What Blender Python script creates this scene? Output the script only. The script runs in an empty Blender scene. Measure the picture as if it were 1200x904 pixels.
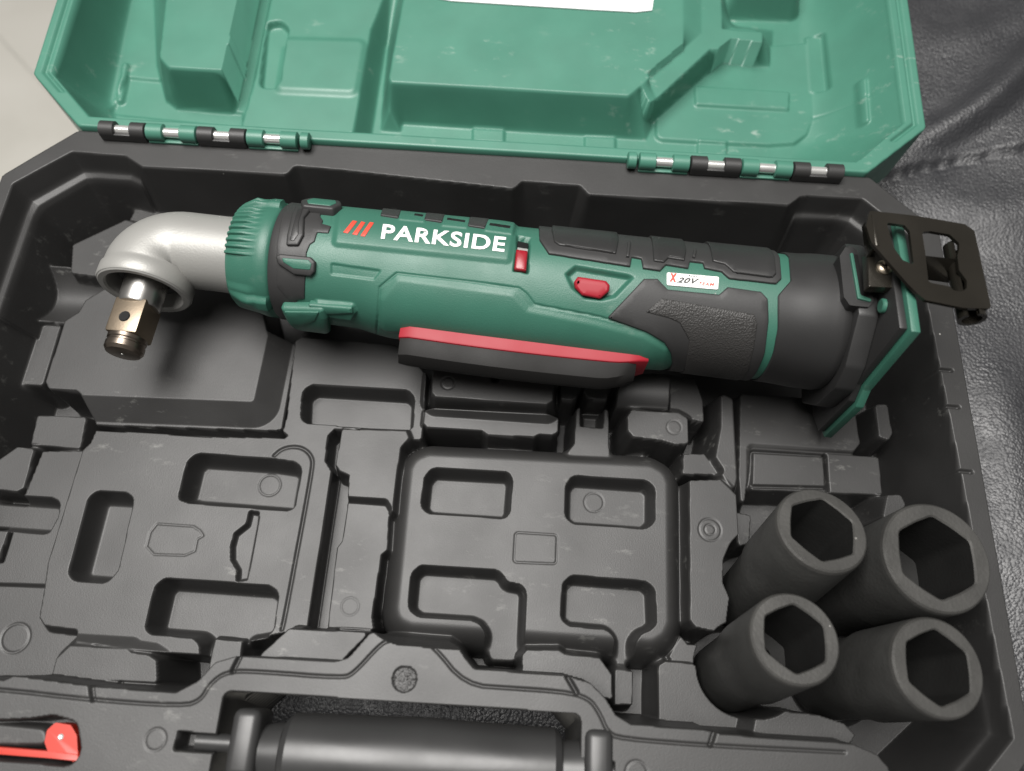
import bpy, bmesh, math, random
import numpy as np
from math import radians, degrees, sin, cos, tan, pi, atan2, sqrt, hypot
from mathutils import Vector, Matrix
from mathutils.geometry import delaunay_2d_cdt
random.seed(4); np.random.seed(4)

# ------------------------------------------------------------------ camera, world, lamp, exposure (lengths in cm, CM turns them into metres)
CM = 0.01
FPX, PITCH, ROLL, DIST = 905.0, 68.0, 3.4, 27.5
_a, _r = radians(90 - PITCH), radians(ROLL)
CR = np.array([[1, 0, 0], [0, cos(_a), -sin(_a)], [0, sin(_a), cos(_a)]]) @ \
     np.array([[cos(_r), -sin(_r), 0], [sin(_r), cos(_r), 0], [0, 0, 1]])
CC = CR @ np.array([0, 0, DIST])
sc = bpy.context.scene
cam_d = bpy.data.cameras.new('camera'); cam = bpy.data.objects.new('camera', cam_d)
sc.collection.objects.link(cam); sc.camera = cam
cam_d.sensor_fit = 'HORIZONTAL'; cam_d.sensor_width = 36.0; cam_d.lens = 36.0 * FPX / 1200.0
cam_d.clip_start = 0.01; cam_d.clip_end = 20
cam.matrix_world = Matrix([list(CR[i]) + [CC[i] * CM] for i in range(3)] + [[0, 0, 0, 1]])
cam_d.dof.use_dof = True; cam_d.dof.focus_distance = 0.278; cam_d.dof.aperture_fstop = 7.5

w = bpy.data.worlds.new('World'); sc.world = w; w.use_nodes = True
w.node_tree.nodes['Background'].inputs[0].default_value = (1.0, 0.98, 0.95, 1)
w.node_tree.nodes['Background'].inputs[1].default_value = 0.20

def area_lamp(name, loc, target, sx, sy, power, col):
    l = bpy.data.lights.new(name, 'AREA'); l.shape = 'RECTANGLE'; l.size = sx * CM; l.size_y = sy * CM
    l.energy = power; l.color = col
    o = bpy.data.objects.new(name, l); sc.collection.objects.link(o)
    o.location = Vector(loc) * CM
    o.rotation_euler = (Vector(target) - Vector(loc)).to_track_quat('-Z', 'Y').to_euler()
    return o
area_lamp('ceiling_lamp', (-24, 10, 135), (-4, 0, 0), 84, 84, 43.0, (1.0, 0.975, 0.945))
sc.view_settings.view_transform = 'Standard'; sc.view_settings.look = 'None'
sc.view_settings.gamma = 1.0; sc.view_settings.use_curve_mapping = False
sc.view_settings.exposure = 0.0

# ------------------------------------------------------------------ measuring helpers
def ray(u, v):
    return CR @ np.array([(u - 600) / FPX, -(v - 452) / FPX, -1.0])
def P(u, v, z=0.0):                     # point on the level z that the photograph shows at (u, v)
    d = ray(u, v); return CC + d * ((z - CC[2]) / d[2])
def Pxy(pts, z): return [tuple(P(u, v, z)[:2]) for u, v in pts]
LID_O = np.array([0, 10.0, 0.3]); LID_A = radians(3.0)
LID_T = np.array([0, cos(LID_A), sin(LID_A)]); LID_N = np.array([0, -sin(LID_A), cos(LID_A)])
def PL(u, v, n=0.0):                    # (x, t) in the plane of the lid, n above its rim
    d = ray(u, v); o = LID_O + LID_N * n
    p = CC + d * (np.dot(o - CC, LID_N) / np.dot(d, LID_N))
    return (p[0], float(np.dot(p - o, LID_T)))
def PLs(pts, n): return [PL(u, v, n) for u, v in pts]

# ------------------------------------------------------------------ materials
MATS = {}
def mat(name, col, rough=0.5, metal=0.0, spec=0.5, bump=None, var=0.0, specks=0.0, scuff=0.0, coat=0.0, rvar=0.08):
    """bump: list of (kind, scale, strength, distance)"""
    m = bpy.data.materials.new(name); m.use_nodes = True; nt = m.node_tree; N = nt.nodes; L = nt.links
    b = N['Principled BSDF']
    b.inputs['Base Color'].default_value = (*col, 1); b.inputs['Roughness'].default_value = rough
    b.inputs['Metallic'].default_value = metal; b.inputs['Specular IOR Level'].default_value = spec
    if coat: b.inputs['Coat Weight'].default_value = coat
    tc = N.new('ShaderNodeTexCoord')
    colout = None
    if var:
        n = N.new('ShaderNodeTexNoise'); n.inputs['Scale'].default_value = 55; n.inputs['Detail'].default_value = 5
        L.new(tc.outputs['Object'], n.inputs['Vector'])
        r = N.new('ShaderNodeMapRange'); r.inputs['From Min'].default_value = .3; r.inputs['From Max'].default_value = .7
        r.inputs['To Min'].default_value = 1 - var; r.inputs['To Max'].default_value = 1 + var
        L.new(n.outputs['Fac'], r.inputs['Value'])
        mx = N.new('ShaderNodeMix'); mx.data_type = 'RGBA'; mx.blend_type = 'MULTIPLY'; mx.inputs['Factor'].default_value = 1
        mx.inputs['A'].default_value = (*col, 1); L.new(r.outputs['Result'], mx.inputs['B']); colout = mx.outputs['Result']
    if scuff:
        mp = N.new('ShaderNodeMapping'); mp.inputs['Scale'].default_value = (110, 230, 170); mp.inputs['Rotation'].default_value = (0, 0, .5)
        L.new(tc.outputs['Object'], mp.inputs['Vector'])
        n = N.new('ShaderNodeTexNoise'); n.inputs['Scale'].default_value = 1.0; n.inputs['Detail'].default_value = 6; n.inputs['Roughness'].default_value = .7
        L.new(mp.outputs['Vector'], n.inputs['Vector'])
        n2 = N.new('ShaderNodeTexNoise'); n2.inputs['Scale'].default_value = 22
        L.new(tc.outputs['Object'], n2.inputs['Vector'])
        r = N.new('ShaderNodeMapRange'); r.inputs['From Min'].default_value = .58; r.inputs['From Max'].default_value = .75; r.inputs['To Max'].default_value = scuff
        L.new(n.outputs['Fac'], r.inputs['Value'])
        r2 = N.new('ShaderNodeMapRange'); r2.inputs['From Min'].default_value = .52; r2.inputs['From Max'].default_value = .68
        L.new(n2.outputs['Fac'], r2.inputs['Value'])
        ml = N.new('ShaderNodeMath'); ml.operation = 'MULTIPLY'; L.new(r.outputs[0], ml.inputs[0]); L.new(r2.outputs[0], ml.inputs[1])
        mx = N.new('ShaderNodeMix'); mx.data_type = 'RGBA'; L.new(ml.outputs[0], mx.inputs['Factor'])
        if colout: L.new(colout, mx.inputs['A'])
        else: mx.inputs['A'].default_value = (*col, 1)
        mx.inputs['B'].default_value = (.62, .62, .58, 1); colout = mx.outputs['Result']
    if specks:
        vo = N.new('ShaderNodeTexVoronoi'); vo.inputs['Scale'].default_value = 130; L.new(tc.outputs['Object'], vo.inputs['Vector'])
        sp = N.new('ShaderNodeSeparateColor'); L.new(vo.outputs['Color'], sp.inputs[0])
        lt = N.new('ShaderNodeMath'); lt.operation = 'LESS_THAN'; lt.inputs[1].default_value = specks; L.new(sp.outputs[0], lt.inputs[0])
        szm = N.new('ShaderNodeMath'); szm.operation = 'MULTIPLY'; szm.inputs[1].default_value = .05; L.new(sp.outputs[1], szm.inputs[0])
        ds = N.new('ShaderNodeMath'); ds.operation = 'LESS_THAN'; L.new(vo.outputs['Distance'], ds.inputs[0]); L.new(szm.outputs[0], ds.inputs[1])
        ml = N.new('ShaderNodeMath'); ml.operation = 'MULTIPLY'; L.new(lt.outputs[0], ml.inputs[0]); L.new(ds.outputs[0], ml.inputs[1])
        mx = N.new('ShaderNodeMix'); mx.data_type = 'RGBA'; L.new(ml.outputs[0], mx.inputs['Factor'])
        if colout: L.new(colout, mx.inputs['A'])
        else: mx.inputs['A'].default_value = (*col, 1)
        mx.inputs['B'].default_value = (.26, .255, .24, 1); colout = mx.outputs['Result']
    if colout: L.new(colout, b.inputs['Base Color'])
    if rvar:
        n = N.new('ShaderNodeTexNoise'); n.inputs['Scale'].default_value = 38; n.inputs['Detail'].default_value = 6
        L.new(tc.outputs['Object'], n.inputs['Vector'])
        r = N.new('ShaderNodeMapRange'); r.inputs['From Min'].default_value = .3; r.inputs['From Max'].default_value = .7
        r.inputs['To Min'].default_value = max(0.02, rough - rvar); r.inputs['To Max'].default_value = min(1, rough + rvar)
        L.new(n.outputs['Fac'], r.inputs['Value']); L.new(r.outputs['Result'], b.inputs['Roughness'])
    prev = None
    for kind, scale, strength, dist in (bump or []):
        if kind == 'noise':
            n = N.new('ShaderNodeTexNoise'); n.inputs['Scale'].default_value = scale; n.inputs['Detail'].default_value = 4; out = n.outputs['Fac']
        else:
            n = N.new('ShaderNodeTexVoronoi'); n.inputs['Scale'].default_value = scale; out = n.outputs['Distance']
            if kind == 'vedge': n.feature = 'DISTANCE_TO_EDGE'
        L.new(tc.outputs['Object'], n.inputs['Vector'])
        bp = N.new('ShaderNodeBump'); bp.inputs['Strength'].default_value = strength; bp.inputs['Distance'].default_value = dist
        L.new(out, bp.inputs['Height'])
        if prev: L.new(prev, bp.inputs['Normal'])
        prev = bp.outputs['Normal']
    if prev: L.new(prev, b.inputs['Normal'])
    MATS[name] = m; return m

M_TRAY = mat('moulded_black_plastic', (.023, .0226, .0222), .49, spec=.55, bump=[('noise', 2200, .22, .0002), ('noise', 90, .03, .0012)], var=.12, specks=.10, scuff=.20, rvar=.035)
M_LID = mat('moulded_green_plastic', (.052, .170, .122), .43, spec=.5, bump=[('noise', 2200, .18, .0002), ('noise', 80, .03, .0012)], var=.06, scuff=.5, specks=.08, rvar=.05)
M_GREEN = mat('tool_green_plastic', (.030, .114, .080), .47, spec=.5, bump=[('noise', 2600, .38, .0002)], var=.06, scuff=.14, specks=.05)
M_RUBBER = mat('dark_rubber', (.024, .0237, .0237), .52, spec=.45, bump=[('noise', 3000, .2, .0002)], var=.08, specks=.04)
M_STIPPLE = mat('stippled_rubber', (.026, .025, .024), .5, spec=.5, bump=[('voronoi', 1700, .45, .0004), ('noise', 3000, .3, .0003)], var=.1)
M_HOUSING = mat('dark_tool_plastic', (.018, .0178, .0178), .46, spec=.5, bump=[('noise', 3600, .15, .0002)], var=.06)
M_BLACK = mat('opening_shade_black', (.008, .008, .008), .6, spec=.2)  # near-black colour that stands in for shade inside holes and slots
M_SILVER = mat('painted_silver_casting', (.30, .297, .282), .46, metal=.35, spec=.5, bump=[('noise', 1600, .30, .0002)], rvar=.05)
M_STEEL = mat('polished_steel', (.46, .45, .43), .30, metal=1.0, bump=[('noise', 900, .06, .0003)])
M_BRONZE = mat('browned_steel', (.27, .22, .165), .46, metal=1.0, bump=[('noise', 1200, .10, .0003)], var=.15)
M_DKSTEEL = mat('blackened_steel', (.24, .20, .165), .34, metal=1.0)
M_HOOK = mat('black_oxide_sheet_steel', (.030, .027, .022), .20, metal=.6, spec=.5, var=.15, bump=[('noise', 260, .05, .0006)], rvar=.1)
M_SCREW = mat('screw_steel', (.42, .36, .28), .3, metal=1.0)
M_RED = mat('red_plastic', (.27, .010, .020), .52, spec=.35, rvar=.05)
M_REDDK = mat('slider_red_plastic', (.24, .008, .016), .3, spec=.5, rvar=.03)
M_LATCH = mat('latch_red_plastic', (.42, .024, .010), .42, spec=.4)
M_SOCKET = mat('phosphated_steel', (.060, .060, .057), .56, metal=.30, spec=.45, bump=[('noise', 700, .22, .0006), ('noise', 3000, .2, .0002)], var=.25, scuff=.30, specks=.05)
M_SOCKRIM = mat('worn_socket_rim', (.054, .053, .050), .52, metal=.35, spec=.5, bump=[('noise', 900, .3, .0004)], var=.3, scuff=.5, specks=.1)
M_SOCKIN = mat('shaded_socket_bore', (.014, .014, .0135), .7, metal=.0, spec=.15, var=.2, bump=[('noise', 900, .2, .0004)])  # socket steel darkened so the shade inside the bore is in its colour
M_PIN = mat('bright_hinge_pin', (.88, .88, .85), .25, metal=.8)
M_WHITE = mat('white_print', (.80, .80, .78), .5, rvar=0)
M_LOGORED = mat('red_print', (.58, .055, .03), .5, rvar=0)
M_INK = mat('dark_print', (.03, .03, .03), .5, rvar=0)
M_GREYINK = mat('grey_print', (.25, .25, .25), .5, rvar=0)
M_PAPER = mat('white_paper', (.82, .82, .83), .6, bump=[('noise', 200, .1, .0006)])
M_PAD = mat('trigger_rubber', (.013, .0125, .012), .6, spec=.22, bump=[('noise', 3000, .2, .0002)])
M_HANDLE = mat('satin_handle_plastic', (.028, .028, .028), .38, spec=.5, bump=[('noise', 60, .06, .002)], var=.06)

def leather_material():
    m = bpy.data.materials.new('black_leather'); m.use_nodes = True; nt = m.node_tree; N = nt.nodes; L = nt.links
    b = N['Principled BSDF']; b.inputs['Base Color'].default_value = (.016, .0165, .019, 1); b.inputs['Roughness'].default_value = .40
    b.inputs['Specular IOR Level'].default_value = .75
    tc = N.new('ShaderNodeTexCoord')
    wob = N.new('ShaderNodeTexNoise'); wob.inputs['Scale'].default_value = 160; wob.inputs['Detail'].default_value = 3
    L.new(tc.outputs['Object'], wob.inputs['Vector'])
    mx = N.new('ShaderNodeMix'); mx.data_type = 'RGBA'; mx.blend_type = 'LINEAR_LIGHT'; mx.inputs['Factor'].default_value = .0010
    L.new(tc.outputs['Object'], mx.inputs['A']); L.new(wob.outputs['Color'], mx.inputs['B'])
    v1 = N.new('ShaderNodeTexVoronoi'); v1.feature = 'SMOOTH_F1'; v1.inputs['Scale'].default_value = 860; v1.inputs['Smoothness'].default_value = .2
    L.new(mx.outputs['Result'], v1.inputs['Vector'])
    v2 = N.new('ShaderNodeTexVoronoi'); v2.feature = 'SMOOTH_F1'; v2.inputs['Scale'].default_value = 1250; v2.inputs['Smoothness'].default_value = .3
    L.new(mx.outputs['Result'], v2.inputs['Vector'])
    n = N.new('ShaderNodeTexNoise'); n.inputs['Scale'].default_value = 75; n.inputs['Detail'].default_value = 5
    L.new(tc.outputs['Object'], n.inputs['Vector'])
    prev = None
    for out, s, d in ((n.outputs['Fac'], .06, .0020), (v1.outputs['Distance'], .38, -.0008), (v2.outputs['Distance'], .25, -.0003)):
        bp = N.new('ShaderNodeBump'); bp.inputs['Strength'].default_value = s; bp.inputs['Distance'].default_value = abs(d); bp.invert = d < 0
        L.new(out, bp.inputs['Height'])
        if prev: L.new(prev, bp.inputs['Normal'])
        prev = bp.outputs['Normal']
    L.new(prev, b.inputs['Normal'])
    r = N.new('ShaderNodeMapRange'); r.inputs['From Min'].default_value = .3; r.inputs['From Max'].default_value = .7
    r.inputs['To Min'].default_value = .40; r.inputs['To Max'].default_value = .56
    L.new(n.outputs['Fac'], r.inputs['Value']); L.new(r.outputs['Result'], b.inputs['Roughness'])
    return m
M_LEATHER = leather_material()
def floor_material():
    m = bpy.data.materials.new('cream_floor_tile'); m.use_nodes = True; nt = m.node_tree; N = nt.nodes; L = nt.links
    b = N['Principled BSDF']; b.inputs['Roughness'].default_value = .35
    tc = N.new('ShaderNodeTexCoord'); n = N.new('ShaderNodeTexNoise'); n.inputs['Scale'].default_value = 5; n.inputs['Detail'].default_value = 6; n.inputs['Distortion'].default_value = 1.2
    L.new(tc.outputs['Object'], n.inputs['Vector'])
    cr = N.new('ShaderNodeValToRGB'); cr.color_ramp.elements[0].position = .3; cr.color_ramp.elements[0].color = (.47, .455, .41, 1)
    cr.color_ramp.elements[1].position = .65; cr.color_ramp.elements[1].color = (.54, .525, .48, 1)
    L.new(n.outputs['Fac'], cr.inputs['Fac']); L.new(cr.outputs['Color'], b.inputs['Base Color'])
    return m
M_FLOOR = floor_material()
M_GROUT = mat('floor_grout', (.44, .43, .39), .6)

# ------------------------------------------------------------------ object helpers
def link(o, parent=None):
    sc.collection.objects.link(o)
    if parent is not None: o.parent = parent
    return o
def tag(o, label=None, cat=None, group=None, kind=None):
    if label: o['label'] = label
    if cat: o['category'] = cat
    if group: o['group'] = group
    if kind: o['kind'] = kind
    return o
def empty(name, loc):
    o = bpy.data.objects.new(name, None); o.empty_display_size = .02; link(o); o.location = Vector(loc) * CM; return o
def obj_from(name, verts, faces, m, parent=None, smooth=True, sharp=None):
    """verts in cm, world frame; stored relative to the parent's location"""
    off = np.array(parent_world(parent)) if parent is not None else np.zeros(3)
    v = (np.asarray(verts, float) * CM) - off
    me = bpy.data.meshes.new(name); me.from_pydata([tuple(p) for p in v], [], [tuple(f) for f in faces]); me.update()
    return finish(name, me, m, parent, smooth, sharp)
def parent_world(p):
    x = Vector((0, 0, 0))
    while p is not None: x = x + p.location; p = p.parent
    return x
def finish(name, me, m, parent, smooth, sharp):
    if smooth:
        me.polygons.foreach_set('use_smooth', [True] * len(me.polygons))
        if sharp is not None: me.set_sharp_from_angle(angle=radians(sharp))
    o = bpy.data.objects.new(name, me); me.materials.append(m); return link(o, parent)
def obj_bm(name, bm, m, parent=None, smooth=True, sharp=35):
    off = parent_world(parent) if parent is not None else Vector((0, 0, 0))
    bmesh.ops.recalc_face_normals(bm, faces=bm.faces)
    for v in bm.verts: v.co = v.co * CM - off
    me = bpy.data.meshes.new(name); bm.to_mesh(me); bm.free()
    return finish(name, me, m, parent, smooth, sharp)
def frame(o, x, y, z):
    M = Matrix((tuple(x), tuple(y), tuple(z))).transposed().to_4x4(); M.translation = Vector(o); return M

def bm_box(bm, c, size, bev=.0, M=None, seg=2):
    r = bmesh.ops.create_cube(bm, size=1.0)
    vs = r['verts']
    bmesh.ops.scale(bm, vec=Vector(size), verts=vs)
    if bev:
        es = list({e for v in vs for e in v.link_edges})
        rr = bmesh.ops.bevel(bm, geom=es, offset=bev, segments=seg, affect='EDGES', profile=.5)
        vs = list({v for f in rr['faces'] for v in f.verts} | {v for v in vs if v.is_valid})
    bmesh.ops.translate(bm, vec=Vector(c), verts=vs)
    if M is not None: bmesh.ops.transform(bm, matrix=M, verts=vs)
    return vs
def bm_lathe(bm, prof, M=None, n=40, cap=True):
    """prof: list of (axial, radius); axis is local X"""
    rings = []
    for a, r in prof:
        rings.append([bm.verts.new((a, r * cos(2 * pi * k / n), r * sin(2 * pi * k / n))) for k in range(n)])
    for i in range(len(rings) - 1):
        for k in range(n):
            bm.faces.new((rings[i][k], rings[i][(k + 1) % n], rings[i + 1][(k + 1) % n], rings[i + 1][k]))
    if cap:
        bm.faces.new(rings[0][::-1]); bm.faces.new(rings[-1])
    if M is not None:
        bmesh.ops.transform(bm, matrix=M, verts=[v for r in rings for v in r])
def bm_prism(bm, poly, z0, z1, M=None, bev=0.0, seg=2):
    """polygon (x, y) from z0 to z1"""
    a = [bm.verts.new((x, y, z0)) for x, y in poly]; b = [bm.verts.new((x, y, z1)) for x, y in poly]
    n = len(poly)
    f0 = bm.faces.new(a[::-1]); f1 = bm.faces.new(b)
    for i in range(n): bm.faces.new((a[i], a[(i + 1) % n], b[(i + 1) % n], b[i]))
    vs = a + b
    if bev:
        es = list(f1.edges)
        rr = bmesh.ops.bevel(bm, geom=es, offset=bev, segments=seg, affect='EDGES', profile=.5)
        vs = [v for v in vs if v.is_valid] + [v for f in rr['faces'] for v in f.verts]
        vs = list(set(vs))
    if M is not None: bmesh.ops.transform(bm, matrix=M, verts=vs)

# ------------------------------------------------------------------ 2D helpers
def fillet(poly, r, seg=6):
    n = len(poly); out = []
    rs = r if isinstance(r, (list, tuple)) else [r] * n
    for i in range(n):
        p0, p, p1 = [np.array(poly[k % n], float) for k in (i - 1, i, i + 1)]
        rr = rs[i]
        a = p0 - p; b = p1 - p; la, lb = np.linalg.norm(a), np.linalg.norm(b)
        if la < 1e-9 or lb < 1e-9: continue
        a /= la; b /= lb
        ang = math.acos(max(-1, min(1, float(np.dot(a, b)))))
        if rr <= 0 or ang > pi - .05 or ang < .05: out.append(tuple(p)); continue
        t = min(rr / tan(ang / 2), .49 * la, .49 * lb); q = t * tan(ang / 2)
        s = p + a * t; e = p + b * t; c = p + (a + b) / np.linalg.norm(a + b) * (q / sin(ang / 2))
        a0 = atan2(*(s - c)[::-1]); a1 = atan2(*(e - c)[::-1]); d = (a1 - a0 + pi) % (2 * pi) - pi
        for k in range(seg + 1):
            th = a0 + d * k / seg; out.append((c[0] + q * cos(th), c[1] + q * sin(th)))
    return out
def sdf(poly, X, Y):
    d = np.full(X.shape, 1e18); ins = np.zeros(X.shape, bool); n = len(poly)
    for i in range(n):
        x0, y0 = poly[i]; x1, y1 = poly[(i + 1) % n]
        ex, ey = x1 - x0, y1 - y0; L2 = ex * ex + ey * ey
        if L2 < 1e-14: continue
        t = np.clip(((X - x0) * ex + (Y - y0) * ey) / L2, 0, 1)
        d = np.minimum(d, (X - x0 - t * ex) ** 2 + (Y - y0 - t * ey) ** 2)
        c = ((y0 > Y) != (y1 > Y)) & (X < ex * (Y - y0) / (ey if abs(ey) > 1e-12 else 1e-12) + x0)
        ins ^= c
    d = np.sqrt(d); return np.where(ins, -d, d)
def pdist(pl, X, Y):
    d = np.full(X.shape, 1e18)
    for (x0, y0), (x1, y1) in zip(pl[:-1], pl[1:]):
        ex, ey = x1 - x0, y1 - y0; L2 = ex * ex + ey * ey + 1e-14
        t = np.clip(((X - x0) * ex + (Y - y0) * ey) / L2, 0, 1)
        d = np.minimum(d, (X - x0 - t * ex) ** 2 + (Y - y0 - t * ey) ** 2)
    return np.sqrt(d)
def sm(t): t = np.clip(t, 0, 1); return t * t * (3 - 2 * t)
def crisp(t): t = np.clip(t, 0, 1); return .85 * t + .15 * (t * t * (3 - 2 * t))

def dish(t): t = np.clip(t, 0, 1); return 1 - (1 - t) ** 2.2
def rnd(t): t = np.clip(t, 0, 1); return np.sqrt(1 - (1 - t) ** 2)

def chaikin(pl, n=2):
    for _ in range(n):
        q = [pl[0]]
        for a, b in zip(pl[:-1], pl[1:]):
            a, b = np.array(a), np.array(b); q += [tuple(a * .75 + b * .25), tuple(a * .25 + b * .75)]
        pl = q + [pl[-1]]
    return pl

class HF:                                # relief on a grid: plateaus, pockets, grooves with drafted, rounded edges
    def __init__(s, xs, ys, z=0.0):
        s.xs, s.ys = xs, ys; s.X, s.Y = np.meshgrid(xs, ys); s.Z = np.full(s.X.shape, float(z))
    def win(s, pts, m):
        px = [p[0] for p in pts]; py = [p[1] for p in pts]
        i0, i1 = np.searchsorted(s.xs, (min(px) - m, max(px) + m)); j0, j1 = np.searchsorted(s.ys, (min(py) - m, max(py) + m))
        return slice(j0, j1), slice(i0, i1)
    def up(s, poly, z, w=.15, r=.15, f=crisp, z2=None, mode='set'):
        poly = fillet(poly, r); W = s.win(poly, w + .1); X, Y = s.X[W], s.Y[W]
        m = f(1 - sdf(poly, X, Y) / w)
        zt = z if not callable(z) else z(X, Y)
        if mode == 'max': s.Z[W] = np.maximum(s.Z[W], s.Z[W] * (1 - m) + zt * m)
        else: s.Z[W] = s.Z[W] * (1 - m) + zt * m
    def down(s, poly, z, w=.15, r=.15, f=dish, rel=False):
        r = max(r, .4) if r >= .1 else r
        poly = fillet(poly, r); W = s.win(poly, .1); X, Y = s.X[W], s.Y[W]
        m = f(-sdf(poly, X, Y) / w)
        if rel: s.Z[W] = s.Z[W] + z * m
        else: s.Z[W] = s.Z[W] * (1 - m) + (z if not callable(z) else z(X, Y)) * m
    def add(s, poly, h, w=.1, r=.1, f=crisp):
        poly = fillet(poly, r); W = s.win(poly, w + .1); s.Z[W] += h * f(1 - sdf(poly, s.X[W], s.Y[W]) / w)
    def loft(s, A, zA, B, zB, f=lambda t: t):
        d1 = -sdf(A, s.X, s.Y); d2 = sdf(B, s.X, s.Y)
        t = np.clip(d1, 0, None) / (np.clip(d1, 0, None) + np.clip(d2, 0, None) + 1e-9)
        t = np.where(d2 <= 0, 1, t); t = np.where(d1 <= 0, 0, t)
        s.Z = np.where(d1 > 0, zA + (zB - zA) * f(t), s.Z)
    def groove(s, pl, wd=.06, dep=.05):
        W = s.win(pl, wd + .1); d = pdist(pl, s.X[W], s.Y[W]); s.Z[W] -= dep * sm(1 - d / wd)
    def ring(s, c, r, wd=.06, dep=.04):
        W = s.win([(c[0] - r, c[1] - r), (c[0] + r, c[1] + r)], wd + .1)
        d = np.abs(np.hypot(s.X[W] - c[0], s.Y[W] - c[1]) - r); s.Z[W] -= .5 * dep * sm(1 - d / (.75 * wd))
    def bump(s, c, r, h, f=sm):
        W = s.win([(c[0] - r, c[1] - r), (c[0] + r, c[1] + r)], .1)
        d = np.hypot(s.X[W] - c[0], s.Y[W] - c[1]); s.Z[W] += h * f(1.3 * (1 - d / r))
    def mesh(s, name, fn, m, parent, keep=None, flip=False):
        ny, nx = s.Z.shape; V = fn(s.X, s.Y, s.Z).reshape(-1, 3)
        idx = np.arange(ny * nx).reshape(ny, nx)
        q = np.stack([idx[:-1, :-1], idx[:-1, 1:], idx[1:, 1:], idx[1:, :-1]], -1).reshape(-1, 4)
        if flip: q = q[:, ::-1]
        if keep is not None:
            k = keep(s.X, s.Y).reshape(-1); q = q[k[q].all(1)]
            used = np.zeros(len(V), bool); used[q.ravel()] = True
            re = np.cumsum(used) - 1; V = V[used]; q = re[q]
        off = np.array(parent_world(parent)) if parent is not None else 0
        V = V * CM - off
        me = bpy.data.meshes.new(name)
        me.vertices.add(len(V)); me.vertices.foreach_set('co', V.astype(np.float32).ravel())
        me.loops.add(q.size); me.loops.foreach_set('vertex_index', q.astype(np.int32).ravel())
        me.polygons.add(len(q)); me.polygons.foreach_set('loop_start', np.arange(0, q.size, 4, dtype=np.int32))
        me.update(calc_edges=True); me.validate()
        return finish(name, me, m, parent, True, None)

# ------------------------------------------------------------------ the floor and the seat the case lies on
FLOOR_Z = -46.0
fl = obj_from('floor', [(-180, -120, FLOOR_Z), (180, -120, FLOOR_Z), (180, 240, FLOOR_Z), (-180, 240, FLOOR_Z)], [(0, 1, 2, 3)], M_FLOOR, smooth=False)
tag(fl, kind='structure')
g0, g1 = P(-60, -20, FLOOR_Z), P(60, 110, FLOOR_Z)
gd = (g1 - g0) / np.linalg.norm(g1 - g0); gn = np.array([-gd[1], gd[0], 0]) * .12
a, b = g0 - gd * 120, g1 + gd * 120
up4 = np.array([0, 0, .4])
tag(obj_from('grout_line', [a - gn + up4, b - gn + up4, b + gn + up4, a + gn + up4], [(0, 1, 2, 3)], M_GROUT, smooth=False), kind='structure')

SEAT_F, SEAT_L = -11.3, -17.2
def build_seat():
    xs = np.concatenate([np.arange(-18.4, 12, .5), np.arange(12, 42, .2)]); ys = np.arange(-12.6, 60, .2)
    h = HF(xs, ys, 0); X, Y = h.X, h.Y
    sm01 = lambda t: sm(t)
    z = -5.75 + 1.35 * sm((Y - 9) / 10)
    z += 1.1 * sm((X - 17.5) / 9) * sm((Y + 14) / 10)                     # the seat rises towards the armrest
    # soft folds running up to the right
    def fold(u0, v0, u1, v1, amp, wd, sk=0.0):
        p0, p1 = P(u0, v0, -4.6)[:2], P(u1, v1, -4.6)[:2]
        d = (p1 - p0) / np.linalg.norm(p1 - p0); n = np.array([-d[1], d[0]])
        l = (X - p0[0]) * d[0] + (Y - p0[1]) * d[1]; o = (X - p0[0]) * n[0] + (Y - p0[1]) * n[1] + .35 * np.sin(l * .5)
        L = np.linalg.norm(p1 - p0)
        return amp * np.exp(-(o / wd) ** 2) * sm((l + 3) / 5) * sm((L + 4 - l) / 5)
    z += fold(1085, 165, 1200, 85, .50, .75) - fold(1100, 185, 1215, 110, .22, .7)
    z += fold(1110, 60, 1210, 20, .22, 1.1) + fold(1130, 250, 1230, 235, .40, 1.4) + fold(1180, 420, 1230, 700, .35, 1.3)
    z += .10 * np.sin(X * .9 + .6 * np.sin(Y * .5)) * np.sin(Y * .7 + 1.0)
    # the seam: a step with a welt
    pl = [tuple(P(u, v, -4.6)[:2]) for u, v in [(1030, 203), (1080, 193), (1130, 186), (1200, 183), (1300, 187), (1420, 200)]]
    d = pdist(pl, X, Y); sidey = np.interp(X, [p[0] for p in pl], [p[1] for p in pl])
    back = Y > sidey
    z += np.where(back, .10 * np.exp(-(d / .35) ** 2) + .10, 0.0) - .12 * np.exp(-((d) / .14) ** 2) - np.where(~back, .22 * np.exp(-(d / 1.2) ** 2), 0)
    # rolled front and left edges
    e = np.minimum(Y - (SEAT_F - 1.2), X - (SEAT_L - 1.2)); R = 1.5
    t = np.clip(1 - e / R, 0, 1); z -= R * (1 - np.sqrt(np.clip(1 - t * t, 0, 1)))
    h.Z = z
    o = h.mesh('leather_seat', lambda x, y, zz: np.stack([x, y, zz], -1), M_LEATHER, None)
    tag(o, kind='structure')
    # its front and left faces down to the floor
    x0, y0 = xs[0], ys[0]; zz = -7.2
    bm = bmesh.new()
    bm_box(bm, ((x0 + 42) / 2, (y0 + 60) / 2, (zz + FLOOR_Z) / 2), (42 - x0, 60 - y0, zz - FLOOR_Z), .4)
    tag(obj_bm('seat_base', bm, M_LEATHER), kind='structure')
build_seat()

# ------------------------------------------------------------------ the tool case
case = tag(empty('tool_case', (-2, -1.5, -5.7)), 'open hard plastic tool case with black moulded base and green lid', 'tool case')

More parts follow.
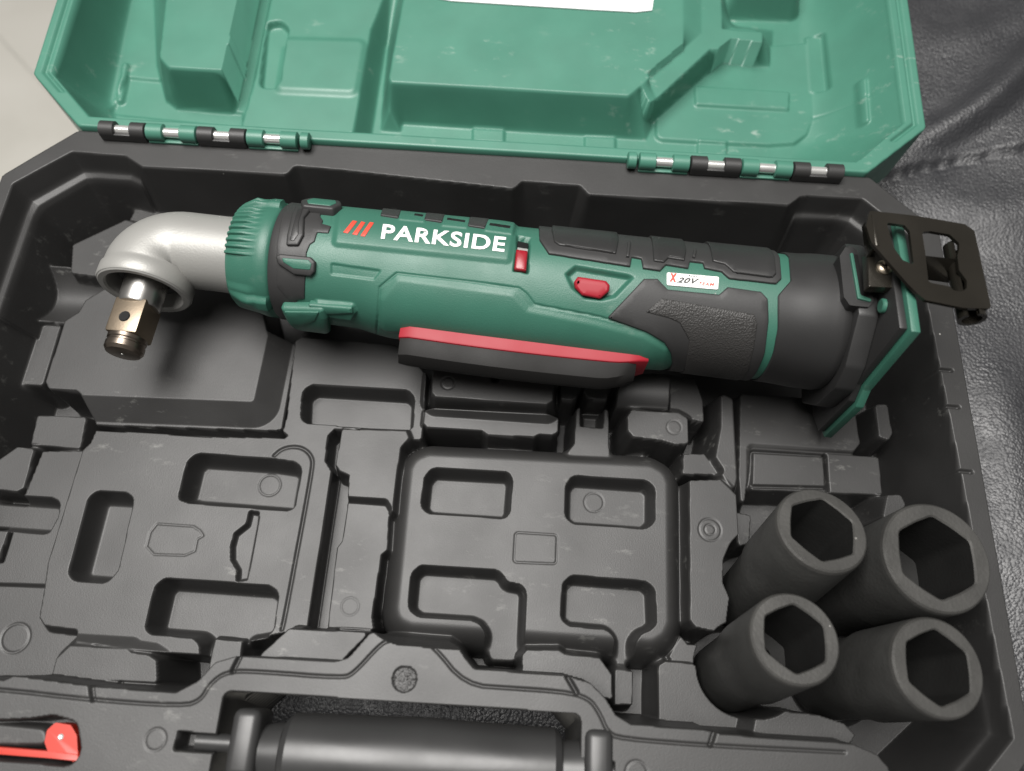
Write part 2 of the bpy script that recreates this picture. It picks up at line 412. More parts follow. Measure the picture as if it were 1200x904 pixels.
def closest(poly, X, Y):
    """distance outside the outline (0 inside) and the nearest outline point"""
    s = sdf(poly, X, Y); bd = np.full(X.shape, 1e18); bx = X.copy(); by = Y.copy(); n = len(poly)
    for i in range(n):
        x0, y0 = poly[i]; x1, y1 = poly[(i + 1) % n]; ex, ey = x1 - x0, y1 - y0; L2 = ex * ex + ey * ey + 1e-14
        t = np.clip(((X - x0) * ex + (Y - y0) * ey) / L2, 0, 1); qx, qy = x0 + t * ex, y0 + t * ey
        d = (X - qx) ** 2 + (Y - qy) ** 2; c = d < bd
        bd = np.where(c, d, bd); bx = np.where(c, qx, bx); by = np.where(c, qy, by)
    out = s > 0
    return np.where(out, s, 0), np.where(out, bx, X), np.where(out, by, Y)

X0, X1, YB, YF = -20.5, 16.4, 10.0, -13.4
NL, NR = P(262, 813)[0], P(681, 842)[0]           # notch for the carrying handle
NY = P(470, 822)[1]
B_OUT = fillet([(X0, 7.6), (X0 + 2.4, YB), (X1 - 2.45, YB), (X1, 7.55), (X1, YF + 2.4), (X1 - 2.4, YF),
                (NR, YF), (NR, NY - .06), (NL, NY), (NL, YF), (X0 + 2.4, YF), (X0, YF + 2.4)],
               [.3, .3, .3, .3, .3, .3, .15, .25, .25, .15, .3, .3])
FRONT_PX = [(1046, 920), (1042, 900), (1028, 884), (1000, 872), (846, 861), (838, 857), (740, 849), (722, 838), (710, 818), (692, 800), (664, 792),
            (556, 784), (546, 772), (536, 756), (524, 748), (434, 741), (408, 771), (394, 775), (276, 769), (252, 776), (232, 798), (205, 812), (112, 805), (-20, 787), (-140, 778)]
FR = Pxy(FRONT_PX, 0)
B_IN = fillet([(-20.0, 7.25), (-18.1, 8.95), (-15.95, 8.9)] + Pxy([(166, 195), (336, 204), (345, 194), (402, 199), (602, 221), (612, 212), (680, 217), (690, 228), (925, 240), (938, 230)], 0) + [(11.4, 8.95), (13.55, 8.95), (15.35, 7.2), (15.5, 2.8), (15.9, -10.6), (13.9, -12.6)]
              + [(12.4, -12.6)] + FR + [(-20.0, FR[-1][1])], .22)
B_FL = [(-18.6, 6.2), (-17.2, 7.6), (-15.0, 7.6), (10.3, 7.8), (12.7, 7.9), (14.6, 6.4), (15.0, 2.8), (15.45, -10.2), (13.4, -11.9),
        (12.3, -12.0)] + [(x, y + .25) for x, y in FR] + [(-18.9, FR[-1][1] + .3)]
ZB = -4.9
def build_base():
    st = .032
    h = HF(np.arange(X0 - .62, X1 + .63, st), np.arange(YF - .62, YB + .63, st), 0.0)
    X, Y = h.X, h.Y
    def fwall(t):
        corner = ((X < -15.6) & (Y > 2)) | ((X > 11.1) & (Y > 5.5)) | ((X > 13.6) & (Y < -8.8))
        led = np.interp(t, [0, .16, .20, .34, .40, 1], [0, .16, .185, .21, .25, 1])
        pl = t
        return np.where(corner, led, pl)
    h.loft(B_IN, 0.0, B_FL, ZB, fwall)
    xy = Pxy
    # --- rear left: shelf behind the neck, lit wedge, cradle for the head
    h.up(xy([(167, 229), (288, 238), (284, 300), (150, 300), (150, 262)], -2.6), -2.6, .2, .1, mode='max')
    h.up(xy([(85, 287), (147, 258), (160, 262), (160, 330), (83, 320)], -2.2), -2.2, .25, .12, mode='max')
    # cradle: a half-round trough left of the head
    ya, yb = P(60, 318, -2.9)[1], P(50, 374, -2.6)[1]; yc, hw = (ya + yb) / 2 - .1, (ya - yb) / 2
    h.up(xy([(-30, 322), (30, 312), (95, 318), (125, 338), (101, 352), (91, 368), (75, 379), (10, 372), (-60, 366)], -2.7),
         lambda x, y: -3.25 + np.where(y > yc, .75, .62) * np.minimum(((y - yc) / hw) ** 2, 1.1), .12, .1, mode='max')
    # --- head platform with broad bevels
    h.up(xy([(120, 340), (100, 352), (92, 366), (76, 376), (53, 448), (57, 456), (88, 457), (96, 463), (297, 471), (314, 393), (300, 330), (140, 330)], -2.1),
         -2.1, .16, .15)
    h.up(xy([(100, 466), (296, 474), (316, 393), (345, 400), (328, 500), (318, 502), (108, 495)], -2.5),
         lambda x, y: -2.1 - .70 * np.clip(np.maximum(sdf(PLAT, x, y), 0) / .82, 0, 1), .14, .06)
    # ribs left of the platform
    for a0, a1, b1, b0 in (((8, 372), (24, 374), (4, 446), (-16, 440)), ((48, 376), (72, 378), (50, 452), (22, 450))):
        h.up(xy([a0, a1, b1, b0], -3.0), -3.0, .28, .15, mode='max')
    h.up(xy([(44, 487), (101, 489), (94, 526), (36, 521)], -2.9), -2.9, .4, .1, mode='max')
    h.up(xy([(20, 524), (40, 526), (28, 572), (20, 576), (-30, 572), (-10, 545)], -2.7), -2.7, .25, .12)
    h.up(xy([(50, 529), (125, 528), (100, 600), (80, 668), (78, 690), (-40, 684), (-20, 640), (30, 578)], -2.75), -2.75, .15, .05)
    h.down(xy([(-40, 576), (60, 583), (71, 588), (68, 606), (58, 624), (52, 626), (-60, 618)], -2.75), -3.5, .3, .15)
    h.down(xy([(10, 622), (15, 624), (4, 660), (-4, 660)], -2.75), -3.3, .15, .05)
    h.up(xy([(-60, 686), (80, 690), (80, 720), (120, 737), (120, 770), (62, 795), (-60, 790)], -2.9), -2.9, .12, .05)
    c = xy([(18, 748)], -2.9)[0]; h.ring(c, .48, .09, .05)
    # --- central platform with soft shoulders
    h.up(xy([(491, 541), (503, 536), (762, 549), (775, 556), (779, 566), (780, 728), (775, 740), (764, 747), (484, 727), (472, 722), (470, 712), (486, 550)], -2.25), -2.25, .95, .4, f=rnd)
    h.down(xy([(497, 560), (506, 548), (596, 553), (601, 562), (598, 600), (592, 608), (502, 602), (493, 594)], -2.25), -3.15, .27, .1)
    h.down(xy([(663, 568), (671, 557), (758, 563), (768, 571), (768, 611), (758, 620), (672, 614), (662, 606)], -2.25), -3.15, .27, .1)
    c = P(696, 589, -3.15); h.ring(c, .36, .06, .04)
    h.down(xy([(482, 672), (493, 662), (583, 668), (590, 674), (594, 682), (611, 685), (617, 693), (613, 782), (564, 780), (569, 742), (562, 731), (552, 727), (490, 723), (478, 714)], -2.25), -3.2, .26, .1)
    h.down(xy([(659, 684), (669, 674), (757, 681), (768, 690), (770, 732), (762, 739), (752, 743), (746, 752), (744, 800), (720, 800), (721, 748), (712, 738), (668, 734), (657, 726)], -2.25), -3.2, .26, .1)
    sq = xy([(604, 624), (653, 627), (652, 661), (602, 659)], -2.25); sq = fillet(sq, .12); h.groove(sq + [sq[0]], .05, .03)
    # --- large left panel
    h.up(xy([(113, 503), (250, 510), (333, 514), (352, 500), (354, 458), (366, 450), (480, 455), (490, 470), (490, 500), (480, 520), (420, 520), (388, 552), (360, 738),
             (330, 742), (280, 752), (262, 765), (240, 768), (160, 762), (92, 752), (90, 738), (52, 733), (46, 724), (52, 690), (56, 660), (97, 528), (106, 519)], -2.3), -2.3, .18, .1)
    h.up(xy([(346, 400), (352, 395), (470, 405), (500, 440), (498, 470), (494, 515), (345, 522), (340, 512), (331, 506), (336, 488)], -2.3), -2.3, .14, .1)
    # groove between platform and panel
    h.down(xy([(104, 494), (330, 500), (332, 513), (232, 512), (172, 507), (112, 505)], -2.3), -3.6, .14, .05)
    # pocket behind the strip
    h.down(xy([(354, 458), (366, 450), (478, 457), (486, 465), (484, 500), (480, 504), (400, 500), (390, 498), (352, 496)], -2.3), -3.3, .22, .12)
    # pockets of the left panel
    h.down(xy([(219, 541), (230, 531), (318, 537), (345, 541), (354, 548), (346, 594), (338, 599), (222, 590), (210, 586), (209, 580)], -2.3), -3.35, .36, .12)
    c = P(316, 569, -3.35); h.ring(c, .40, .07, .05)
    h.down(xy([(103, 584), (113, 575), (148, 577), (157, 584), (139, 668), (125, 684), (86, 681), (79, 672)], -2.3), -3.3, .38, .12)
    h.down(xy([(181, 688), (192, 677), (315, 686), (327, 694), (321, 738), (312, 748), (296, 751), (288, 752), (284, 775), (250, 790), (232, 790), (234, 756), (226, 748), (176, 744), (169, 736)], -2.3), -3.5, .34, .12)
    h.down(xy([(292, 598), (304, 600), (303, 612), (290, 680), (276, 682), (277, 668), (270, 656), (270, 640), (274, 625), (288, 614)], -2.3), -2.62, .12, .08)
    h.groove(chaikin(xy([(321, 534), (330, 526), (344, 523), (357, 526), (366, 536), (366, 550), (334, 722), (330, 738)], -2.3), 3), .09, .08)
    h.groove(xy([(172, 640), (176, 624), (184, 614), (226, 617), (234, 622), (238, 628), (231, 632), (228, 646), (216, 651), (180, 650), (171, 640)], -2.3), .05, .025)
    # --- strip between the panels
    h.down(xy([(392, 503), (384, 511), (381, 540), (389, 553), (360, 740), (396, 742), (424, 600), (424, 503)], -2.3), -3.4, .14, .06)
    h.up(xy([(401, 503), (476, 505), (479, 513), (470, 524), (464, 560), (460, 600), (407, 590), (409, 557), (398, 552), (393, 545)], -2.0), -2.0, .16, .05)
    h.up(xy([(408, 590), (452, 593), (456, 600), (454, 644), (447, 650), (436, 722), (438, 738), (384, 736), (395, 642), (401, 634)], -2.45), -2.45, .16, .06)
    c = P(410, 711, -2.45); h.ring(c, .30, .06, .03)
    # --- block under the trigger
    h.up(xy([(498, 481), (655, 490), (654, 506), (648, 510), (632, 509), (626, 512), (572, 510), (565, 505), (500, 501), (496, 496)], -2.1), -2.1, .14, .06)
    h.up(xy([(508, 432), (649, 438), (648, 469), (641, 474), (510, 465), (506, 460)], -1.35), -1.35, .52, .05)
    c = P(580, 443, -1.35); h.bump(c, .20, -.5)
    c = P(525, 449, -1.35); h.ring(c, .24, .06, .05)
    # --- small blocks right of it
    h.up(xy([(657, 445), (677, 446), (676, 466), (672, 469), (657, 468)], -2.2), -2.2, .12, .06)
    h.up(xy([(685, 445), (713, 447), (712, 469), (690, 467), (684, 460)], -2.2), -2.2, .12, .08)
    h.up(xy([(676, 478), (713, 480), (714, 535), (664, 533), (673, 520)], -2.6), -2.6, .25, .1)
    h.down(xy([(680, 474), (709, 476), (707, 502), (680, 500)], -2.6), -3.6, .26, .08)
    # half-round saddle
    q = xy([(724, 440), (784, 443), (783, 480), (722, 478)], -2.2); y0 = (q[2][1] + q[0][1]) / 2; hw = (q[0][1] - q[2][1]) / 2 + .35
    h.up(q, lambda x, y: -2.55 + .75 * np.sqrt(np.clip(1 - ((y - y0 - .25) / hw) ** 2, 0, 1)), .1, .03)
    h.up(xy([(785, 440), (815, 444), (824, 470), (825, 495), (785, 486)], -2.4), -2.4, .12, .05)
    h.up(xy([(740, 480), (795, 484), (806, 490), (807, 520), (792, 521), (775, 516), (742, 512), (736, 505), (735, 488)], -2.1), -2.1, .26, .12)
    c = P(790, 501, -2.1); h.ring(c, .27, .06, .03)
    h.up(xy([(846, 462), (858, 468), (863, 560), (860, 575), (846, 555), (838, 545), (846, 500)], -2.3), -2.3, .5, .1, f=sm)
    # --- platform with the ring mark, right of the centre
    h.up(xy([(801, 532), (826, 532), (842, 556), (800, 556)], -2.7), -2.7, .15, .06)
    h.up(xy([(808, 563), (845, 562), (863, 580), (866, 626), (856, 637), (848, 655), (847, 682), (855, 700), (851, 732), (842, 741), (815, 735), (809, 727)], -2.2), -2.2, .2, .08)
    c = P(832, 621, -2.2); h.ring(c, .40, .055, .05); h.ring(c, .19, .05, .05)
    # --- right rear: floor step with the two low plates
    h.up(xy([(868, 462), (1000, 470), (1008, 520), (1000, 530), (880, 524), (870, 610), (866, 560)], -3.2), -3.2, .3, .1)
    h.up(xy([(880, 526), (1030, 536), (1034, 580), (880, 574)], -3.3), -3.3, .2, .1)
    gl = fillet(xy([(881, 529), (967, 534), (969, 572), (880, 570)], -3.3), .1); h.groove(gl + [gl[0]], .09, .16)
    h.groove(xy([(967, 534), (970, 575)], -3.3), .1, .3)
    h.up(xy([(1026, 474), (1040, 474), (1046, 508), (1042, 516), (1030, 512)], -2.6), -2.6, .25, .12, mode='max')
    h.up(xy([(1040, 580), (1056, 580), (1062, 592), (1050, 606), (1034, 610)], -2.4), -2.4, .25, .12, mode='max')
    h.up(xy([(860, 600), (880, 604), (878, 640), (866, 640)], -3.4), -3.4, .2, .1, mode='max')
    # --- pieces along the front wall
    h.up(xy([(82, 757), (148, 761), (154, 765), (174, 768), (183, 774), (184, 800), (60, 795), (66, 772)], -2.0), -2.0, .42, .07, mode='max')
    h.up(xy([(338, 737), (434, 741), (400, 775), (300, 772)], -1.0), -1.0, .2, .1, mode='max')
    h.up(xy([(252, 749), (284, 752), (280, 780), (244, 785)], -3.0), -3.0, .12, .05, mode='max')
    h.up(xy([(617, 762), (655, 762), (663, 767), (703, 771), (717, 790), (718, 820), (612, 800), (612, 768)], -2.0), -2.0, .22, .08, mode='max')
    h.up(xy([(721, 785), (742, 787), (741, 826), (720, 826)], -3.0), -3.0, .22, .04, mode='max')
    h.up(xy([(772, 780), (780, 775), (812, 778), (822, 785), (836, 812), (880, 838), (940, 850), (940, 870), (772, 850)], -2.9), -2.9, .22, .08, mode='max')
    h.up(xy([(798, 746), (806, 755), (830, 758), (822, 778), (790, 776), (784, 770)], -3.3), -3.3, .14, .05, mode='max')
    h.up(xy([(888, 830), (960, 838), (990, 848), (1003, 862), (990, 880), (880, 870)], -1.5), -1.5, .14, .06, mode='max')
    # --- supports under the tool (hidden below it)
    h.up(xy([(330, 300), (372, 302), (372, 330), (330, 330)], -1.52), -1.56, .15, .08, mode='max')
    h.up(xy([(830, 350), (880, 352), (880, 380), (830, 380)], -1.72), -1.80, .15, .08, mode='max')
    # --- socket wells
    for (x, y), r in SOCK_XY:
        W = h.win([(x - r, y - r), (x + r, y + r)], .3); d = np.hypot(h.X[W] - x, h.Y[W] - y)
        m = crisp((r + .20 - d) / .2); h.Z[W] = h.Z[W] * (1 - m) + np.minimum(h.Z[W], -5.2) * m
    # --- front deck: parting line, slots and teeth of the rim
    h.groove(chaikin(xy([(-140, 800), (0, 808), (100, 820), (213, 828), (235, 821), (246, 801), (266, 787), (300, 787), (400, 795), (414, 790), (444, 757), (456, 750), (490, 749), (508, 757), (545, 803),
                 (600, 807), (660, 811), (690, 818), (703, 836), (712, 858), (726, 866), (830, 874), (990, 882)], 0), 2), .07, .07)
    for u0, v0, u1, v1 in ((106, 800, 108, 820), (281, 769, 272, 787), (665, 793, 676, 812), (838, 857, 833, 873)):
        h.groove(xy([(u0, v0), (u1, v1)], 0), .10, .18)
    h.down(xy([(208, 857), (262, 862), (262, 884), (203, 880)], 0), -.9, .1, .03)
    h.down(xy([(676, 890), (720, 893), (722, 930), (676, 925)], 0), -.9, .1, .03)
    c = P(182, 867, 0); h.ring(c, .30, .06, .05)
    c = P(746, 906, 0); h.ring(c, .32, .06, .05)
    c = P(474, 796, 0); W = h.win([(c[0] - .45, c[1] - .45), (c[0] + .45, c[1] + .45)], .1)
    d = np.hypot(h.X[W] - c[0], h.Y[W] - c[1]); h.Z[W] -= np.where(d < .37, .05 + .06 * np.random.rand(*d.shape), 0)
    h.down(xy([(35, 842), (62, 838), (90, 846), (98, 900), (46, 896), (-140, 880), (-140, 850)], 0), lambda x, y: -.9 + 0 * x, .12, .1)
    h.down(xy([(-140, 830), (50, 850), (50, 880), (-140, 880)], 0), -.45, .2, .1)
    for v in (433, 476, 552):
        u = 1104 + (v - 433) * .19
        cc = P(u, v, 0); h.groove([(cc[0] - .1, cc[1]), (cc[0] + .35, cc[1] - .02)], .09, .14)
    # low frequency warp of a blown moulding
    h.Z += .006 * np.sin(X * 1.1 + .7 * np.sin(Y * .8)) * np.sin(Y * 1.3 + .4)
    d, bx, by = closest(B_OUT, X, Y)
    zout = -np.minimum(d * 9.2, 5.5)
    h.Z = np.where(d > 0, np.minimum(h.Z, 0) * 0 + zout - .03, h.Z)
    KEEP = d < .615
    o = h.mesh('base_shell', lambda x, y, z: np.stack([bx, by, z], -1), M_TRAY, case, keep=lambda x, y: KEEP)
    tag(o, 'black moulded base of the case with shaped compartments')
    return o
PLAT = fillet(Pxy([(120, 340), (100, 352), (92, 366), (76, 376), (53, 448), (57, 456), (88, 457), (96, 463), (297, 471), (314, 393), (300, 330), (140, 330)], -2.1), .15)

# the four sockets (top centre, bottom centre, radius), needed for their wells
SOCKETS = []
for tp, bt, r in (((964, 620), (897, 688), 1.46), ((1098.5, 653), (1010, 686), 1.74), ((932, 748), (868, 784), 1.38), ((1100, 782), (1000, 795), 1.45)):
    T = P(*tp, 1.6); B = P(*bt, -3.0); d = (B - T) / np.linalg.norm(B - T); SOCKETS.append((T, d, r))
SOCK_XY = [((T + d * ((-3.0 - T[2]) / d[2]))[:2], r) for T, d, r in SOCKETS]
base = build_base()

# ------------------------------------------------------------------ lid, hinges, handle, latch
def frus(h, A, B, zt, f=lambda t: t):
    """block with its foot on outline A and its top on outline B"""
    W = h.win(A, .1); X, Y = h.X[W], h.Y[W]
    d1 = np.clip(-sdf(A, X, Y), 0, None); d2 = np.clip(sdf(B, X, Y), 0, None)
    t = np.where(sdf(B, X, Y) <= 0, 1, d1 / (d1 + d2 + 1e-9)); t = np.where(d1 <= 0, 0, t)
    h.Z[W] = h.Z[W] * (1 - f(t)) + zt * f(t)
LX0, LX1, LT1 = -20.4, 16.35, 23.4
NFL = -2.9
L_OUT = fillet([(LX0, 2.35), (LX0 + 2.4, -.02), (LX1 - 2.6, -.02), (LX1, 2.3), (LX1, LT1 - 2.4), (LX1 - 2.4, LT1), (LX0 + 2.4, LT1), (LX0, LT1 - 2.4)], .25)
L_IN = fillet([(LX0 + .72, 2.5), (LX0 + 2.75, .48), (LX1 - 3.0, .48), (LX1 - .85, 2.55), (LX1 - .85, LT1 - 2.5), (LX1 - 2.9, LT1 - .6), (LX0 + 2.9, LT1 - .6), (LX0 + .72, LT1 - 2.5)], .12)
L_FL = fillet([(-18.8, 3.5), (-17.8, 1.6), (10.6, 1.2), (12.3, 3.4), (12.75, 12.0), (12.75, LT1 - 2), (-19.1, LT1 - 2), (-19.1, 9)], .3)
def build_lid():
    st = .058
    h = HF(np.arange(LX0 - .62, LX1 + .63, st), np.arange(-.66, LT1 + .63, st), 0.0); X, Y = h.X, h.Y
    h.loft(L_IN, -.12, L_FL, NFL, lambda t: 1 - (1 - np.clip(t, 0, 1)) ** 1.7)
    d = sdf(L_OUT, X, Y); h.Z -= .16 * sm(1 - np.abs(d + .42) / .13) * (Y > 1.6)      # sealing groove of the rim
    L = PLs
    # left: shallow step of the floor and the big rounded block
    h.down(L([(150, 90), (190, 94), (196, 118), (205, 122), (285, 132), (285, 150), (128, 134)], NFL), -.12, .1, .05, rel=True)
    # middle left: low plateau with a sunk rectangle and a rounded end
    h.up(L([(330, -60), (470, -60), (440, 20), (434, 34), (413, 158), (282, 152), (300, 90)], -1.75), -1.75, .55, .25)
    h.down(L([(303, 104), (311, 26), (330, 24), (339, 33), (329, 104)], -1.75), -2.1, .14, .12)
    h.down(L([(345, 26), (422, 22), (428, 50), (340, 52)], -1.75), lambda x, y: -1.75 - .0 * x, .2, .1)
    h.add(L([(336, 50), (424, 52), (414, 108), (327, 104)], -1.75), .14, .35, .2, f=sm)
    frus(h, fillet(L([(176, -90), (322, -90), (287, 90), (277, 133), (206, 127), (194, 117), (184, 78)], NFL), .3),
         fillet(L([(204, -80), (312, -80), (286, 84), (197, 79), (187, 67)], -.75), .25), -.75, crisp)
    # centre: big block with the sloping face towards the hinge, and its diagonal arm
    A = L([(752, 152), (772, 140), (845, 76), (903, 84), (906, 36), (856, 30), (852, -90), (780, -90), (730, 118)], NFL)
    B = L([(757, 128), (832, 58), (894, 62), (894, 38), (846, 34), (842, -90), (790, -90), (785, 70), (738, 114)], -1.3)
    frus(h, fillet(A, .1), fillet(B, .08), -1.3, crisp)
    A = L([(446, 154), (470, 156), (471, 146), (688, 160), (757, 165), (764, 150), (750, 122), (812, 70), (812, -90), (470, -90), (450, 100)], NFL)
    B = L([(458, 96), (737, 112), (801, 58), (800, -90), (490, -90), (456, 90)], -.9)
    frus(h, fillet(A, .1), fillet(B, .1), -.9, crisp)
    # a further block at the top edge and thin raised bars
    h.up(L([(868, -110), (942, -110), (938, -18), (868, -20)], -1.2), -1.2, .55, .1)
    h.up(L([(815, 101), (925, 108), (924, 128), (816, 122)], NFL + .30), NFL + .30, .1, .05)
    h.up(L([(945, 44), (962, 45), (968, 109), (950, 108)], NFL + .2), NFL + .2, .07, .05)
    h.up(L([(950, 52), (951, 140), (944, 158), (930, 168), (900, 170), (835, 167), (770, 163), (770, 140), (850, 60)], NFL + .10), lambda x, y: np.maximum(0, 0) + NFL + .16, .10, .25, mode='max')
    h.groove(L([(950, 141), (1000, 143)], NFL), .06, .06)
    c = PL(962, 171, NFL); h.ring(c, .35, .06, .03)
    # small steps along the hinge side
    for u0, u1, v in ((555, 590, 153), (686, 720, 162), (818, 850, 168)):
        h.add(L([(u0, v), (u1, v + 2), (u1, v + 16), (u0, v + 14)], NFL), .12, .08, .03)
    # ribs on the side walls
    for pts in ([(120, 92), (129, 48), (133, 50), (124, 92)], [(1006, 98), (1010, 97), (1014, 146), (1010, 146)]):
        h.add(L(pts, -1.4), .22, .12, .05)
    h.Z += .006 * np.sin(X * .9 + .7 * np.sin(Y * .8)) * np.sin(Y * 1.1 + .4)
    d, bx, by = closest(L_OUT, X, Y)
    h.Z = np.where(d > 0, -np.minimum(d * 6.0, 3.6) - .03, h.Z)
    KEEP = d < .615
    def fn(x, y, z):
        o = LID_O[None, None] + bx[..., None] * np.array([1, 0, 0]) + by[..., None] * LID_T + z[..., None] * LID_N
        return o
    o = h.mesh('lid', fn, M_LID, case, keep=lambda x, y: KEEP)
    tag(o, 'green moulded lid of the case folded back'); return o
lid = build_lid()

HY, HZ = 9.86, .34
def hx(u, v): return P(u, v, HZ)[0]
def knuckle(x0, x1, m):
    bm = bmesh.new(); L = x1 - x0; a = .34 * L
    for s, e in ((x0 + .02, x0 + a), (x1 - a, x1 - .02)):
        bm_lathe(bm, [(s, .28), (s + .03, .33), (e - .03, .33), (e, .28)], Matrix.Translation((0, HY, HZ)), 28)
    bm_box(bm, ((x0 + x1) / 2, HY - .05, HZ - .27), (L - .06, .52, .12), .03)       # web under the window
    bm_box(bm, ((x0 + x1) / 2, HY + (.24 if m is M_LID else -.24), HZ - .10), (L - .06, .16, .34), .03)
    o = obj_bm('hinge_knuckle', bm, m, case, sharp=40)
    bm = bmesh.new(); bm_lathe(bm, [(x0 + a - .05, .19), (x1 - a + .05, .19)], Matrix.Translation((0, HY, HZ)), 20)
    obj_bm('hinge_pin', bm, M_PIN, o)
for us, v0, vs in (((115, 170, 230, 288, 348), 160, .062), ((748, 808, 868, 928, 988), 191, .07)):
    for k in range(4):
        u0, u1 = us[k], us[k + 1]; v = v0 + (u0 - us[0]) * vs
        left = us[0] == 115
        green = (k in (1, 3)) if left else (k in (0, 2))
        knuckle(hx(u0, v), hx(u1, v + 4), M_LID if green else M_TRAY)
for u0, u1, v in ((351, 362, 174), (735, 746, 190)):
    bm = bmesh.new(); bm_lathe(bm, [(hx(u0, v), .26), (hx(u0, v) + .04, .33), (hx(u1, v) - .04, .33), (hx(u1, v), .26)], Matrix.Translation((0, HY, HZ)), 24)
    obj_bm('hinge_end_cap', bm, M_LID, case)

def build_handle():
    root = None
    hy, hz = P(470, 893, .15)[1], -.75
    x0, x1 = P(326, 880, 0)[0], P(660, 900, 0)[0]
    bm = bmesh.new()
    prof = [(x0, .80), (x0 + .05, .98), (x0 + .25, 1.14), ((x0 + x1) / 2, 1.22), (x1 - .25, 1.14), (x1 - .05, .98), (x1, .80)]
    bm_lathe(bm, prof, Matrix.Translation((0, hy, hz)), 48)
    grip = obj_bm('carrying_handle', bm, M_HANDLE, case)
    tag(grip, 'black carrying handle hinged on the front of the base')
    for side in (-1, 1):
        xe = x0 if side < 0 else x1
        bm = bmesh.new()
        bm_lathe(bm, [(0, .78), (.62, .86)], Matrix.Translation((xe - (.62 if side < 0 else 0), hy, hz)), 40)
        obj_bm('neck', bm, M_HANDLE, grip)
        bm = bmesh.new()
        bm_box(bm, (xe + side * 1.05, hy + .25, hz + .12), (.86, 1.9, 1.7), .25, seg=3)
        obj_bm('arm', bm, M_HANDLE, grip)
        bm = bmesh.new()
        py = P(232, 870, 0)[1] if side < 0 else P(700, 905, 0)[1]
        bm_lathe(bm, [(0, .26), (1.15, .26)], Matrix.Translation((xe + side * 1.4 - (1.15 if side < 0 else 0), py, -.36)), 28)
        obj_bm('pivot', bm, M_HANDLE, grip)
build_handle()

def build_latch():
    pts = [(54, 856), (64, 847), (82, 850), (89, 862), (90, 880), (95, 894), (84, 893), (74, 885), (56, 884), (51, 870)]
    poly = fillet(Pxy(pts, -.1), .12)
    bm = bmesh.new(); bm_prism(bm, poly, -1.0, -.15, bev=.1)
    la = obj_bm('latch', bm, M_LATCH, case, sharp=50)
    tag(la, 'red plastic latch on the front edge of the base')
    c = P(70, 864, -.1); bm = bmesh.new(); bm_lathe(bm, [(-.14, .07), (-.05, .09), (-.02, .05)], Matrix.Translation(c) @ Matrix.Rotation(-pi / 2, 4, 'Y'), 16)
    obj_bm('rivet', bm, M_PIN, la)
    q = Pxy([(-150, 864), (60, 881), (90, 884), (95, 894), (60, 889), (-150, 874)], -.1)
    bm = bmesh.new(); bm_prism(bm, q, -.5, -.12, bev=.04); obj_bm('latch_bar', bm, M_LATCH, la, sharp=40)
    q = Pxy([(-150, 878), (60, 893), (130, 899), (130, 960), (-150, 950)], -.5)
    bm = bmesh.new(); bm_prism(bm, q, -1.6, -.5, bev=.12); obj_bm('latch_flap', bm, M_HANDLE, la, sharp=40)
build_latch()

def build_paper():
    q = PLs([(515, -60), (775, -60), (764, 12), (745, 14), (690, 11), (530, 1), (512, -2)], -.82)
    v = []
    for n in (-.88, -.82):
        for x, t in q: v.append(LID_O + np.array([1, 0, 0]) * x + LID_T * t + LID_N * n)
    k = len(q); f = [tuple(range(k))[::-1], tuple(range(k, 2 * k))] + [(i, (i + 1) % k, k + (i + 1) % k, k + i) for i in range(k)]
    root = empty('paper_sheet', v[0]);
    o = obj_from('sheet', v, f, M_PAPER, root, smooth=False)
    tag(root, 'white paper lying in the green lid at the top edge', 'paper')
build_paper()

